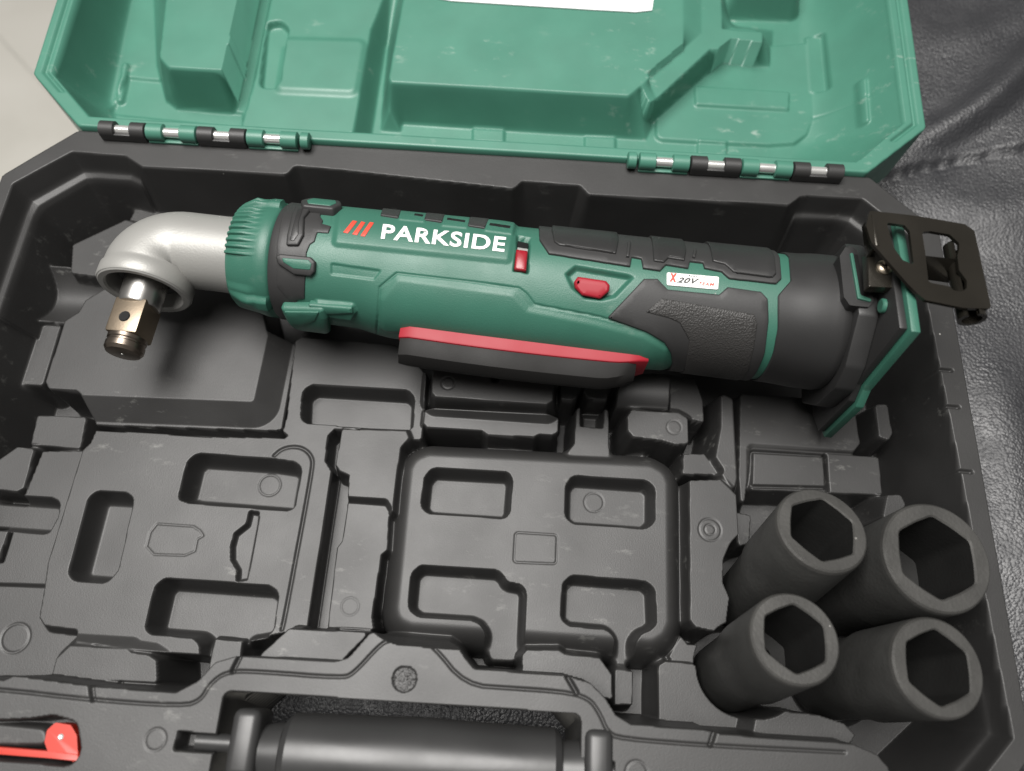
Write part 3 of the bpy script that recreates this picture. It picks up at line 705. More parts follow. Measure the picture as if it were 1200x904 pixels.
# ------------------------------------------------------------------ sockets
def build_socket(T, d, r, rot, label, bore):
    root = tag(empty('impact_socket', T + d * 6.7), label, 'socket', 'deep impact sockets standing in the case')
    ax = Vector(d); x = Vector((0, 1, 0)).cross(ax).normalized(); y = ax.cross(x)
    M = frame(Vector(T), ax, x, y)
    n = 72
    bm = bmesh.new()
    def ringv(a, rr): return [bm.verts.new((a, rr * cos(2 * pi * k / n), rr * sin(2 * pi * k / n))) for k in range(n)]
    def hexr(k, ap):
        th = (2 * pi * k / n + rot) % (pi / 3) - pi / 6
        return min(ap / cos(th), ap * 1.125) * (1 + .012 * cos(6 * th))
    def hexv(a, ap): return [bm.verts.new((a, hexr(k, ap) * cos(2 * pi * k / n), hexr(k, ap) * sin(2 * pi * k / n))) for k in range(n)]
    seq = [ringv(6.7, r * .80), ringv(6.62, r * .86), ringv(6.5, r * .90), ringv(3.6, r * .93), ringv(3.2, r), ringv(.17, r)]
    for a, b in zip(seq[:-1], seq[1:]):
        for k in range(n): bm.faces.new((a[k], a[(k + 1) % n], b[(k + 1) % n], b[k]))
    bm.faces.new(seq[0])
    bmesh.ops.transform(bm, matrix=M, verts=bm.verts)
    shell = obj_bm('shell', bm, M_SOCKET, root, sharp=40)
    bm = bmesh.new()
    seq = [ringv(.17, r), ringv(.06, r - .03), ringv(.0, r - .09), hexv(0.0, bore * 1.045), hexv(.05, bore)]
    for a, b in zip(seq[:-1], seq[1:]):
        for k in range(n): bm.faces.new((a[k], b[k], b[(k + 1) % n], a[(k + 1) % n]))
    bmesh.ops.transform(bm, matrix=M, verts=bm.verts)
    off = parent_world(root)
    for v in bm.verts: v.co = v.co * CM - off
    me = bpy.data.meshes.new('rim'); bm.to_mesh(me); bm.free()
    finish('rim', me, M_SOCKRIM, root, True, 28)
    bm = bmesh.new()
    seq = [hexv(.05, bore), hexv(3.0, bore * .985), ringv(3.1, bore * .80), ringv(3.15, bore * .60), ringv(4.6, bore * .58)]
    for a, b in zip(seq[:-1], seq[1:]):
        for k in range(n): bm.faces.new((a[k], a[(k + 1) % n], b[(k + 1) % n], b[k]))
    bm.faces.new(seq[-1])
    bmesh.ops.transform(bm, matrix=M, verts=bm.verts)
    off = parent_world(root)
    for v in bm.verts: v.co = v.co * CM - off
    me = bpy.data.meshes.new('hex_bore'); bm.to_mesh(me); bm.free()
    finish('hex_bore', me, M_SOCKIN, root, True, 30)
SL = ['black deep socket nearest the wrench, left of the widest socket',
      'widest black deep socket, beside the right wall of the case',
      'small black deep socket leaning left, nearest the carrying handle',
      'black deep socket in the right front corner of the case']
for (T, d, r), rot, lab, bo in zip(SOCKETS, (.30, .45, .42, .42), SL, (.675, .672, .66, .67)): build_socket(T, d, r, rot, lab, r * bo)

# ------------------------------------------------------------------ the wrench
TO = P(250, 297, .6); _T2 = P(935, 376, .6); TA = (_T2 - TO) / np.linalg.norm(_T2 - TO)
TF = np.cross(TA, np.array([0, 0, 1.0])); TU = np.array([0, 0, 1.0])      # TF points to the front, where head and trigger face
wrench = tag(empty('impact_wrench', TO + TA * 11 - TU * 2.4), 'green and black right angle cordless impact wrench without battery', 'power tool')
RREF = 2.38
HEAD_S, HEAD_F = -2.05, 1.85
DRIVE_ROT = 4.0
TRIG_UP = -.10
def S_of(u):
    lo, hi = -10.0, 30.0
    for _ in range(50):
        m = (lo + hi) / 2; p = CR.T @ (TO + TA * m - CC); uu = 600 + FPX * p[0] / -p[2]
        if uu < u: lo = m
        else: hi = m
    return lo
def RB(s, th):
    r = np.interp(s, [2.7, 4.0, 6, 10, 18, 21, 23], [2.10, 2.11, 2.14, 2.20, 2.26, 2.30, 2.32])
    wnd = sm((s - 5.4) / 1.6) * sm((17.4 - s) / 1.5)
    return r + .20 * wnd * sm((np.radians(70) - th) / np.radians(60)) * sm((th + np.radians(120)) / np.radians(50))
def T3(s, th, r):
    s, th, r = np.broadcast_arrays(np.asarray(s, float), np.asarray(th, float), np.asarray(r, float))
    return TO + s[..., None] * TA + (r * np.cos(th))[..., None] * TF + (r * np.sin(th))[..., None] * TU
def hit(u, v):
    """(s, a) of the body surface seen at the pixel; a is arc length at RREF, 0 facing front, growing upwards"""
    d = ray(u, v); d = d / np.linalg.norm(d)
    best = None
    ts = np.arange(18, 45, .02); pts = CC + ts[:, None] * d; rel = pts - TO
    s = rel @ TA; f = rel @ TF; z = rel @ TU; th = np.arctan2(z, f); rr = np.hypot(f, z); g = rr - RB(s, th)
    k = np.argmax(g < 0)
    if g[k] >= 0: k = int(np.argmin(g))
    return (float(s[k]), float(th[k] * RREF))
def hits(pts, dense=6.0):
    out = []; n = len(pts)
    for i in range(n):
        a = np.array(pts[i], float); b = np.array(pts[(i + 1) % n], float); m = max(1, int(np.linalg.norm(b - a) / dense))
        for j in range(m): out.append(hit(*(a + (b - a) * j / m)))
    return out
def hitline(pts, dense=6.0):
    out = []
    for a, b in zip(pts[:-1], pts[1:]):
        a = np.array(a, float); b = np.array(b, float); m = max(1, int(np.linalg.norm(b - a) / dense))
        for j in range(m): out.append(hit(*(a + (b - a) * j / m)))
    out.append(hit(*pts[-1])); return out

def inset(poly, d):
    P_ = np.array(poly); n = len(P_)
    area = .5 * np.sum(P_[:, 0] * np.roll(P_[:, 1], -1) - np.roll(P_[:, 0], -1) * P_[:, 1]); sg = 1 if area > 0 else -1
    out = []
    for i in range(n):
        a, b, c = P_[i - 1], P_[i], P_[(i + 1) % n]
        e0 = (b - a) / (np.linalg.norm(b - a) + 1e-9); e1 = (c - b) / (np.linalg.norm(c - b) + 1e-9)
        n0 = np.array([-e0[1], e0[0]]) * sg; n1 = np.array([-e1[1], e1[0]]) * sg
        m = n0 + n1; L = np.linalg.norm(m); m = m / L if L > 1e-6 else n0
        k = d / max(.5, float(np.dot(m, n0))); out.append(tuple(b + m * k))
    return out
def resample(poly, step):
    q = []
    for p in poly:
        if not q or hypot(p[0] - q[-1][0], p[1] - q[-1][1]) > .012: q.append(p)
    while len(q) > 3 and hypot(q[0][0] - q[-1][0], q[0][1] - q[-1][1]) < .012: q.pop()
    poly = q; out = []; n = len(poly)
    for i in range(n):
        a = np.array(poly[i]); b = np.array(poly[(i + 1) % n]); L = np.linalg.norm(b - a); m = max(1, int(round(L / step)))
        for j in range(m): out.append(tuple(a + (b - a) * j / m))
    return out
def patch(name, poly, h0, h1, m, parent, bev=.04, r=.08, base=None, sharp=45, surf=None, step=.14):
    """raised pad on the body: outline poly in (s, a), from height h0 to h1 over the body surface"""
    surf = surf or (lambda s, th: RB(s, th))
    poly = resample(fillet(poly, r) if r else poly, step)
    loops = [(poly, h0), (poly, h1 - bev * .8), (inset(poly, bev * .4), h1 - bev * .25), (inset(poly, bev), h1)]
    V, F = [], []
    def add(p, hgt):
        i = len(V); th = p[1] / RREF; V.append(T3(p[0], th, surf(p[0], th) + hgt)); return i
    rings = [[add(p, hh) for p in lp] for lp, hh in loops]
    k = len(poly)
    for a, b in zip(rings[:-1], rings[1:]):
        for i in range(k): F.append((a[i], a[(i + 1) % k], b[(i + 1) % k], b[i]))
    top = loops[-1][0]; xs = [p[0] for p in top]; ys = [p[1] for p in top]
    gx, gy = np.meshgrid(np.arange(min(xs), max(xs), step * 1.3), np.arange(min(ys), max(ys), step * 1.3))
    sd = sdf(top, gx, gy); inner = [(x, y) for x, y, q in zip(gx.ravel(), gy.ravel(), sd.ravel()) if q < -step * .6]
    pts = [Vector(p) for p in top] + [Vector(p) for p in inner]
    res = delaunay_2d_cdt(pts, [], [list(range(k))], 1, 1e-7)
    vo, fo, orig = res[0], res[2], res[3]
    mp = []
    for i, p in enumerate(vo):
        o = [q for q in orig[i] if q < k]
        mp.append(rings[-1][o[0]] if o else add((p[0], p[1]), h1))
    for f in fo: F.append(tuple(mp[i] for i in f))
    bm = bmesh.new(); bv = [bm.verts.new(p) for p in V]
    for f in F:
        try: bm.faces.new([bv[i] for i in f])
        except ValueError: pass
    # outward orientation
    o = obj_bm_keep(name, bm, m, parent, sharp); return o
def obj_bm_keep(name, bm, m, parent, sharp):
    bmesh.ops.recalc_face_normals(bm, faces=bm.faces)
    bm.faces.ensure_lookup_table(); bm.normal_update()
    # open shells: flip when the largest-area average points towards the tool axis
    c = Vector(TO); ax = Vector(TA); acc = 0
    for f in bm.faces:
        p = f.calc_center_median() - c; rad = p - ax * p.dot(ax); acc += f.calc_area() * f.normal.dot(rad.normalized())
    if acc < 0: bmesh.ops.reverse_faces(bm, faces=bm.faces)
    off = parent_world(parent)
    for v in bm.verts: v.co = v.co * CM - off
    me = bpy.data.meshes.new(name); bm.to_mesh(me); bm.free()
    return finish(name, me, m, parent, True, sharp)
TM = frame(Vector(TO), Vector(TA), Vector(TF), Vector(TU))        # local x along the tool, y front, z up

# --- body
def body():
    h = HF(np.arange(3.6, 21.05, .04), np.arange(-pi, pi + 1e-6, radians(1.0)) * RREF, 0.0)
    lp = hits([(395, 285), (594, 305), (602, 262), (590, 252), (470, 236), (402, 236)])
    h.add(lp, .10, .20, .05)
    h.add(hits([(389, 310), (445, 318), (438, 327), (389, 321)]), -.06, .05, .02)
    h.groove(hitline([(441, 392), (443, 370), (445, 337), (465, 320.5), (540, 329), (608, 338), (617, 345), (626, 357), (700, 371), (755, 385), (775, 395)]), .045, .07)
    h.add(hits([(451, 352), (468, 330), (600, 348), (616, 366), (690, 381), (752, 396), (778, 410), (776, 432), (700, 425), (470, 386), (452, 386)]), .07, .28, .1, f=sm)
    h.down(hits([(606, 276), (622, 279), (619, 321), (601, 318)], 3), -.32, .06, .03)
    h.down(hits([(661, 321), (674, 310), (738, 321), (745, 325), (722, 350), (706, 354), (685, 352), (669, 339)]), -.22, .18, .06, f=sm)
    for q in ([(470, 248), (500, 252), (497, 264), (468, 261)], [(521, 254), (550, 258), (547, 271), (518, 268)], [(572, 261), (603, 266), (600, 278), (568, 274)]):
        h.add(hits(q), .05, .06, .03)
    # lower side rail joining the lug
    h.add(hits([(372, 353), (413, 357), (416, 364), (412, 372), (372, 366)]), .16, .10, .05)
    h.groove(hitline([(388, 236), (390, 262)]), .03, .03)
    o = h.mesh('body', lambda s, a, z: T3(s, a / RREF, RB(s, a / RREF) + z), M_GREEN, wrench)
    return o
body_o = body()

# --- neck, head and square drive
def sweep(path, rad, n=56):
    P_ = [np.array(p, float) for p in path]; V = []; F = []
    for i, p in enumerate(P_):
        t = P_[min(i + 1, len(P_) - 1)] - P_[max(i - 1, 0)]; t /= np.linalg.norm(t)
        b = np.array([0, 0, 1.0]); a = np.cross(b, t); a /= np.linalg.norm(a)
        ru, rv = rad[i] if isinstance(rad[i], tuple) else (rad[i], rad[i])
        for k in range(n): V.append(p + a * ru * cos(2 * pi * k / n) + b * rv * sin(2 * pi * k / n))
    for i in range(len(P_) - 1):
        for k in range(n): F.append((i * n + k, i * n + (k + 1) % n, (i + 1) * n + (k + 1) % n, (i + 1) * n + k))
    return V, F
def toW(s, f, u=0.0): return TO + TA * s + TF * f + TU * u
HS, HF0 = HEAD_S, HEAD_F       # where the head axis crosses the tool axis, and how far the ring stands to the front
def head():
    path, rad = [], []
    RB_ = 1.15                                                            # bend radius
    for s in (1.9, 1.2, .8, .3, -.2): path.append((max(s, HS + RB_), 0)); rad.append((1.50 if s > 1 else 1.44))
    path = [(1.9, 0), (1.1, 0), (.5, 0), (HS + RB_, 0)]; rad = [1.46, 1.42, 1.39, 1.39]
    for k in range(1, 15):
        a = (pi / 2) * k / 14; path.append((HS + RB_ - RB_ * sin(a), RB_ - RB_ * cos(a))); rad.append(1.39 + .17 * sm(k / 14.))
    path += [(HS, HF0 - .60), (HS, HF0 - .50), (HS, HF0 - .08), (HS, HF0)]; rad += [1.56, 1.63, 1.64, 1.60]
    V, F = sweep([toW(*p) for p in path], rad)
    o = obj_from('gear_head', V, F, M_SILVER, wrench, sharp=50)
    M = frame(Vector(toW(HS, 0)), Vector(TF), Vector(TA), Vector(TU))      # local x along the drive axis
    bm = bmesh.new()
    bm_lathe(bm, [(HF0 - .02, 1.60), (HF0 + .05, 1.54), (HF0 + .05, 1.36), (HF0 - .02, 1.30), (HF0 - .9, 1.26)], M, 56, cap=False)
    obj_bm('head_ring', bm, M_SILVER, o, sharp=35)
    bm = bmesh.new(); bm_lathe(bm, [(HF0 - .75, 1.28), (HF0 - .72, 1.1), (HF0 - .45, 1.05), (HF0 - .45, .8), (HF0 - .7, .7)], M, 48, cap=False)
    obj_bm('seal', bm, M_HOUSING, o, sharp=35)
    bm = bmesh.new(); bm_lathe(bm, [(HF0 - .8, .74), (HF0 + .62, .74), (HF0 + .70, .70), (HF0 + .74, .56)], M, 48)
    drive = obj_bm('drive_shaft', bm, M_STEEL, o, sharp=35)
    rotm = Matrix.Rotation(radians(DRIVE_ROT), 4, 'X')
    bm = bmesh.new()
    bm_box(bm, (HF0 + 1.25, 0, 0), (1.35, 1.16, 1.16), .09, M=M @ rotm, seg=2)
    obj_bm('square_drive', bm, M_BRONZE, drive, sharp=25)
    bm = bmesh.new(); bm_lathe(bm, [(HF0 + 1.9, .58), (HF0 + 1.94, .66), (HF0 + 2.06, .66), (HF0 + 2.10, .62), (HF0 + 2.16, .62), (HF0 + 2.20, .66), (HF0 + 2.40, .66), (HF0 + 2.52, .58), (HF0 + 2.55, .48)], M, 48)
    obj_bm('drive_tip', bm, M_DKSTEEL, drive, sharp=30)
    bm = bmesh.new(); bm_lathe(bm, [(HF0 + 2.5, .09), (HF0 + 2.565, .07)], M, 14); obj_bm('centre_mark', bm, M_STEEL, drive)
    for k in range(2):                                                     # detent hole: black discs on the square paint its inner shade
        bm = bmesh.new()
        Mh = M @ rotm @ Matrix.Rotation(pi / 2 * k, 4, 'X') @ Matrix.Translation((HF0 + 1.35, 0, 0)) @ Matrix.Rotation(-pi / 2, 4, 'Y')
        bm_lathe(bm, [(.40, .15), (.584, .15), (.590, .17), (.595, .20)], Mh, 24, cap=False)
        bm_lathe(bm, [(.55, .16), (.598, .16)], Mh, 24)
        obj_bm('detent_hole_shade', bm, M_BLACK, drive)
head()

# --- ribbed collar
def collar():
    n = 720; prof = [(1.15, 1.45), (1.17, 1.76), (1.30, 1.88), (1.75, 1.96), (2.0, 2.00), (2.22, 2.06), (2.36, 2.09), (2.66, 2.09), (2.74, 2.03), (2.80, 1.95)]
    V, F = [], []
    for i, (s, r) in enumerate(prof):
        for k in range(n):
            th = 2 * pi * k / n; rr = r
            deg = (degrees(th) + 180) % 360 - 180
            if 1 <= i <= 4 and 62 < deg < 182: rr += .12 * (.5 + .5 * math.tanh(3 * sin(th * 52))) * (1 if i < 4 else .4)
            if 3 <= i <= 7:
                for c in (12, 132, 252): 
                    dd = abs((deg - c + 180) % 360 - 180); rr += .16 * sm(1.6 - dd / 7.0)
            if 1 <= i <= 4:
                dd = abs(deg - 20); rr += .10 * sm(1.5 - dd / 9.0) * (i / 4)
            V.append(T3(s, th, rr))
    for i in range(len(prof) - 1):
        for k in range(n): F.append((i * n + k, i * n + (k + 1) % n, (i + 1) * n + (k + 1) % n, (i + 1) * n + k))
    return obj_from('collar', V, F, M_GREEN, wrench, sharp=42)
collar()

# --- dark band with its framed lugs
def band():
    n = 160; prof = [(2.76, 1.9), (2.78, 2.07), (2.86, 2.13), (3.72, 2.15), (3.80, 2.10)]
    V = [T3(s, 2 * pi * k / n, r) for s, r in prof for k in range(n)]
    F = [(i * n + k, i * n + (k + 1) % n, (i + 1) * n + (k + 1) % n, (i + 1) * n + k) for i in range(len(prof) - 1) for k in range(n)]
    return obj_from('band', V, F, M_RUBBER, wrench, sharp=40)
band_o = band()
k_ = lambda x, y: (260 + x / 4.636, 215 + y / 4.636)
def ks(*pts): return [k_(*p) for p in pts]
# teeth of the band reaching into the green body
patch('band_edge', hits(ks((380, 95), (545, 130), (535, 185), (550, 205), (545, 225), (595, 238), (580, 275), (520, 270), (505, 318), (480, 335), (462, 380), (455, 500), (450, 625), (370, 640), (300, 560), (300, 330), (330, 170))), -.06, .05, M_RUBBER, band_o, .03, .03)
def framed(pts_o, pts_i, h1, inner):
    o = patch('lug', hits(ks(*pts_o), 4), -.05, h1, M_RUBBER, band_o, .06, .08)
    if inner: patch('lug_inlay', hits(ks(*pts_i), 4), h1 - .06, h1 + .02, M_GREEN, o, .03, .05)
    else: patch('lug_inlay', hits(ks(*pts_i), 4), h1 - .06, h1 + .015, M_HOUSING, o, .03, .05)
framed([(300, 400), (325, 388), (490, 405), (515, 430), (512, 480), (490, 502), (400, 492), (315, 440)], [(335, 408), (480, 420), (498, 440), (490, 470), (400, 462), (345, 430)], .20, True)
framed([(405, 140), (470, 145), (480, 165), (450, 200), (450, 290), (420, 345), (355, 345), (360, 290), (385, 180)], [(415, 160), (445, 160), (425, 230), (425, 290), (400, 325), (375, 322), (385, 270)], .16, False)
def sth(u, deg_): return (S_of(u), radians(deg_) * RREF)
tlug = patch('lug', [sth(356, 128), sth(362, 117), sth(396, 117), sth(402, 128), sth(396, 141), sth(362, 141)], -.05, .30, M_RUBBER, band_o, .08, .12)
patch('lug_inlay', [sth(363, 128), sth(367, 121), sth(392, 121), sth(396, 128), sth(392, 137), sth(367, 137)], .22, .32, M_GREEN, tlug, .03, .08)
# green lug low on the front side
tl, tr = hit(*k_(330, 640)), hit(*k_(570, 648))
lug = patch('side_lug', [tl, tr, (tr[0] + .05, tr[1] - .5), (tr[0] - .15, radians(-20) * RREF), (tr[0] - .5, radians(-42) * RREF), (tl[0] + .5, radians(-42) * RREF), (tl[0] + .1, radians(-15) * RREF)], -.05, .36, M_GREEN, wrench, .16, .15)
patch('side_rail', hits(ks((480, 634), (715, 655), (722, 685), (480, 690))), -.05, .26, M_GREEN, lug, .08, .06)
patch('lug_face', hits(ks((355, 655), (545, 660), (520, 700), (440, 725), (385, 715)), 4), .33, .40, M_GREEN, lug, .03, .05)

# --- logo
def text_mesh(txt, bold=0.0, shear=0.0):
    c = bpy.data.curves.new('t', 'FONT'); c.body = txt; c.size = 1.0; c.space_character = 1.08; c.offset = bold; c.shear = shear; c.resolution_u = 4
    o = bpy.data.objects.new('t', c); sc.collection.objects.link(o)
    dg = bpy.context.evaluated_depsgraph_get(); me = bpy.data.meshes.new_from_object(o.evaluated_get(dg))
    bm = bmesh.new(); bm.from_mesh(me); bpy.data.objects.remove(o); bpy.data.curves.remove(c); bpy.data.meshes.remove(me)
    return bm
def text_on_body(name, txt, org, xv, yv, m, parent, hgt, bold=.0, shear=0.0):
    """org/xv/yv in photograph pixels: lower-left corner, the vector along the word and the cap height vector"""
    bm = text_mesh(txt, bold, shear)
    bmesh.ops.triangulate(bm, faces=bm.faces)
    xs = [v.co.x for v in bm.verts]; ys = [v.co.y for v in bm.verts]; x0, x1, y0, y1 = min(xs), max(xs), min(ys), max(ys)
    for _ in range(2):
        es = [e for e in bm.edges if e.calc_length() > .16]
        if es: bmesh.ops.subdivide_edges(bm, edges=es, cuts=1); bmesh.ops.triangulate(bm, faces=bm.faces)
    for v in bm.verts:
        a = (v.co.x - x0) / (x1 - x0); b = (v.co.y - y0) / (y1 - y0)
        u = org[0] + xv[0] * a + yv[0] * b; w_ = org[1] + xv[1] * a + yv[1] * b
        s, ar = hit(u, w_); th = ar / RREF; v.co = Vector(T3(s, th, RB(s, th) + hgt))
    return obj_bm_keep(name, bm, m, parent, None)
z3 = lambda x, y: (380 + x / 4.615, 230 + y / 4.615)
logo = text_on_body('logo_lettering', 'PARKSIDE', z3(308, 242), ((972 - 308) / 4.615, (314 - 242) / 4.615), (12 / 4.615, -76 / 4.615), M_WHITE, wrench, .125, .022)
tag(logo, 'white PARKSIDE lettering on the green body')
for q in ([(105, 208), (130, 213), (180, 152), (156, 147)], [(154, 218), (180, 223), (224, 157), (202, 153)], [(198, 226), (222, 230), (270, 160), (248, 156)]):
    patch('logo_stripe', hits([z3(*p) for p in q], 3), .08, .125, M_LOGORED, wrench, .01, 0)

# --- controls
patch('slider_well_shade', hits([(607, 278), (620, 281), (618, 292), (606, 290)], 3), -.30, -.16, M_BLACK, wrench, .01, .02)  # black patch paints the shade in the slider opening
sl = patch('speed_slider', hits([(605, 293), (618.5, 295), (616.5, 318.5), (602.5, 316.5)], 3), -.28, .06, M_REDDK, wrench, .06, .04)
patch('slider_mark', hits([(606.5, 288.5), (619, 290.5), (618.5, 295), (606, 293)], 3), -.28, -.06, M_PIN, sl, .02, .02)
patch('lock_button', hits([(672.5, 331), (677, 325), (710, 330), (714.5, 335), (713.5, 342), (703, 350.5), (682, 346.5), (674, 338)], 4), -.22, .12, M_RED, wrench, .09, .06)

# --- black grips
def sa(u, deg_): return (S_of(u), radians(deg_) * RREF)
g1 = hits([(712, 372), (754, 328), (770, 328), (782, 340), (842, 346), (852, 337.5), (891, 343), (899, 351), (900, 376), (896, 412)]) 
g1 = [p for p in g1 if True]
i_last = len(hitline([(712, 372), (754, 328), (770, 328), (782, 340), (842, 346), (852, 337.5), (891, 343), (899, 351), (900, 376), (896, 412)]))
side = hitline([(712, 372), (754, 328), (770, 328), (782, 340), (842, 346), (852, 337.5), (891, 343), (899, 351), (900, 376), (896, 412)])
back = hitline([(788, 424), (786, 412), (778, 400), (757, 388)])
grip = patch('side_grip', side + [(side[-1][0] + .05, radians(-20) * RREF), (side[-1][0] + .05, radians(-80) * RREF), (back[0][0], radians(-80) * RREF), (back[0][0] + .05, radians(-20) * RREF)] + back, -.05, .10, M_RUBBER, wrench, .05, .03)
z5 = lambda x, y: (740 + x / 4.304, 270 + y / 4.304)
pads = hitline([z5(*p) for p in ((70, 410), (150, 345), (615, 425), (630, 470), (615, 580), (590, 690))])
back = hitline([z5(*p) for p in ((268, 690), (290, 545), (240, 462), (190, 440))])
patch('grip_texture', pads + [(pads[-1][0], radians(-40) * RREF), (back[0][0], radians(-40) * RREF)] + back, .05, .135, M_STIPPLE, grip, .03, .02)
tg = hitline([(631, 268), (632, 283), (643, 299), (738, 314), (740, 303), (751, 305), (753, 316), (773, 319), (780, 312), (806, 316), (808, 308), (823, 310), (825, 316), (845, 320), (854, 328), (909, 334), (915, 328), (913, 304)])
tgo = patch('top_grip', tg + [(tg[-1][0], radians(168) * RREF), (tg[0][0], radians(168) * RREF)], -.05, .10, M_RUBBER, wrench, .04, .0)
for inner in ([(646, 274), (649, 287), (655, 291), (721, 301), (724, 286)], [(764, 294), (765, 309), (777, 311), (782, 306), (801, 309), (803, 297)], [(832, 298), (834, 310), (848, 313), (858, 322), (904, 328), (908, 324), (906, 304)]):
    l = hitline(inner); patch('grip_pad', l + [(l[-1][0], radians(160) * RREF), (l[0][0], radians(160) * RREF)], .05, .17, M_HOUSING, tgo, .04, .03)
for q in ([(735, 288), (738, 288.5), (736, 305), (733, 304.5)], [(812, 297), (815, 297.5), (813, 306), (810, 305.5)], [(662, 290.5), (718, 299), (717.6, 300.3), (661.6, 291.8)], [(783, 304), (799, 306.5), (798.8, 307.6), (782.8, 305)], [(862, 322), (902, 327.2), (901.8, 328.2), (861.6, 323)]):
    patch('grip_rib', hits(q, 3), .05, .20, M_RUBBER, tgo, .02, 0, step=.1)
for q in ([(451, 240), (473, 243), (467, 260), (446, 257)], [(502, 246), (524, 249), (518, 265), (497, 262)], [(552, 253), (575, 256), (568, 272), (548, 269)]):
    patch('top_block', hits(q, 4), -.02, .17, M_RUBBER, wrench, .03, .02)

for q in ([(486, 255.5), (496, 257), (495, 259), (485, 257.5)], [(524, 260.5), (545, 263.5), (544.5, 265.5), (523.5, 262.5)], [(574, 266.5), (598, 270), (597, 272.6), (573, 269)]):
    patch('vent_slot_shade', hits(q, 3), .0, .162, M_BLACK, wrench, .005, 0)  # nothing cut here: raised black patches paint the shade of the slots

# --- badge
z8 = lambda x, y: (780 + x / 15.0, 305 + y / 15.0)
badge = patch('badge', hits([z8(*p) for p in ((18, 228), (932, 308), (915, 528), (18, 448))], 4), .0, .05, M_WHITE, wrench, .01, .10)
tag(badge, 'white badge reading X 20V TEAM')
bd = lambda t, x, y, wx, wy, hx_, hy_, m, b, s: text_on_body('badge_lettering', t, z8(x, y), (wx / 15, wy / 15), (hx_ / 15, hy_ / 15), m, badge, .065, b, s)
bd('X', 55, 392, 130, 10, 8, -148, M_LOGORED, .08, .1)
bd('20V', 185, 408, 385, 30, 20, -95, M_INK, .035, .35)
bd('PARKSIDE', 385, 316, 320, 26, 4, -36, M_INK, .0, .2)
bd('TEAM', 570, 450, 275, 22, 6, -55, M_LOGORED, .02, .2)

# --- trigger paddle
def trigger():
    s0, s1 = S_of(484), S_of(758)
    def bar(name, f0, f1, hw, sa_, sb_, m, parent, cut, bev):
        n = 26; bm = bmesh.new(); rings = []
        for i in range(n + 1):
            t = i / n; s = sa_ + (sb_ - sa_) * t
            e = min(t, 1 - t) * (sb_ - sa_); endk = sqrt(max(0, 1 - (1 - min(1, e / .5)) ** 2))
            sag = .16 * sin(pi * t) ** .8
            a = f0 + .0 * sag - .05; b = f1 + sag * .6 - cut * max(0, (t - .86) / .14) ** 1.5
            w_ = hw * (.80 + .20 * endk); rr = bev
            ring = []
            for fa, ua in ((a, -w_), (b - rr, -w_), (b - .3 * rr, -w_ + .3 * rr), (b, -w_ + rr), (b, w_ - rr), (b - .3 * rr, w_ - .3 * rr), (b - rr, w_), (a, w_)):
                ring.append(bm.verts.new(TM @ Vector((s, fa, ua + TRIG_UP))))
            rings.append(ring)
        for p, q in zip(rings[:-1], rings[1:]):
            for k in range(7): bm.faces.new((p[k], p[k + 1], q[k + 1], q[k]))
        bm.faces.new(rings[0]); bm.faces.new(rings[-1][::-1])
        return obj_bm(name, bm, m, parent, sharp=40)
    red = bar('trigger', 1.9, 2.74, .745, s0, s1 + .1, M_RED, wrench, .20, .08)
    bar('trigger_pad', 2.70, 3.46, .67, s0 + .05, s1 - .30, M_PAD, red, .35, .55)
trigger()

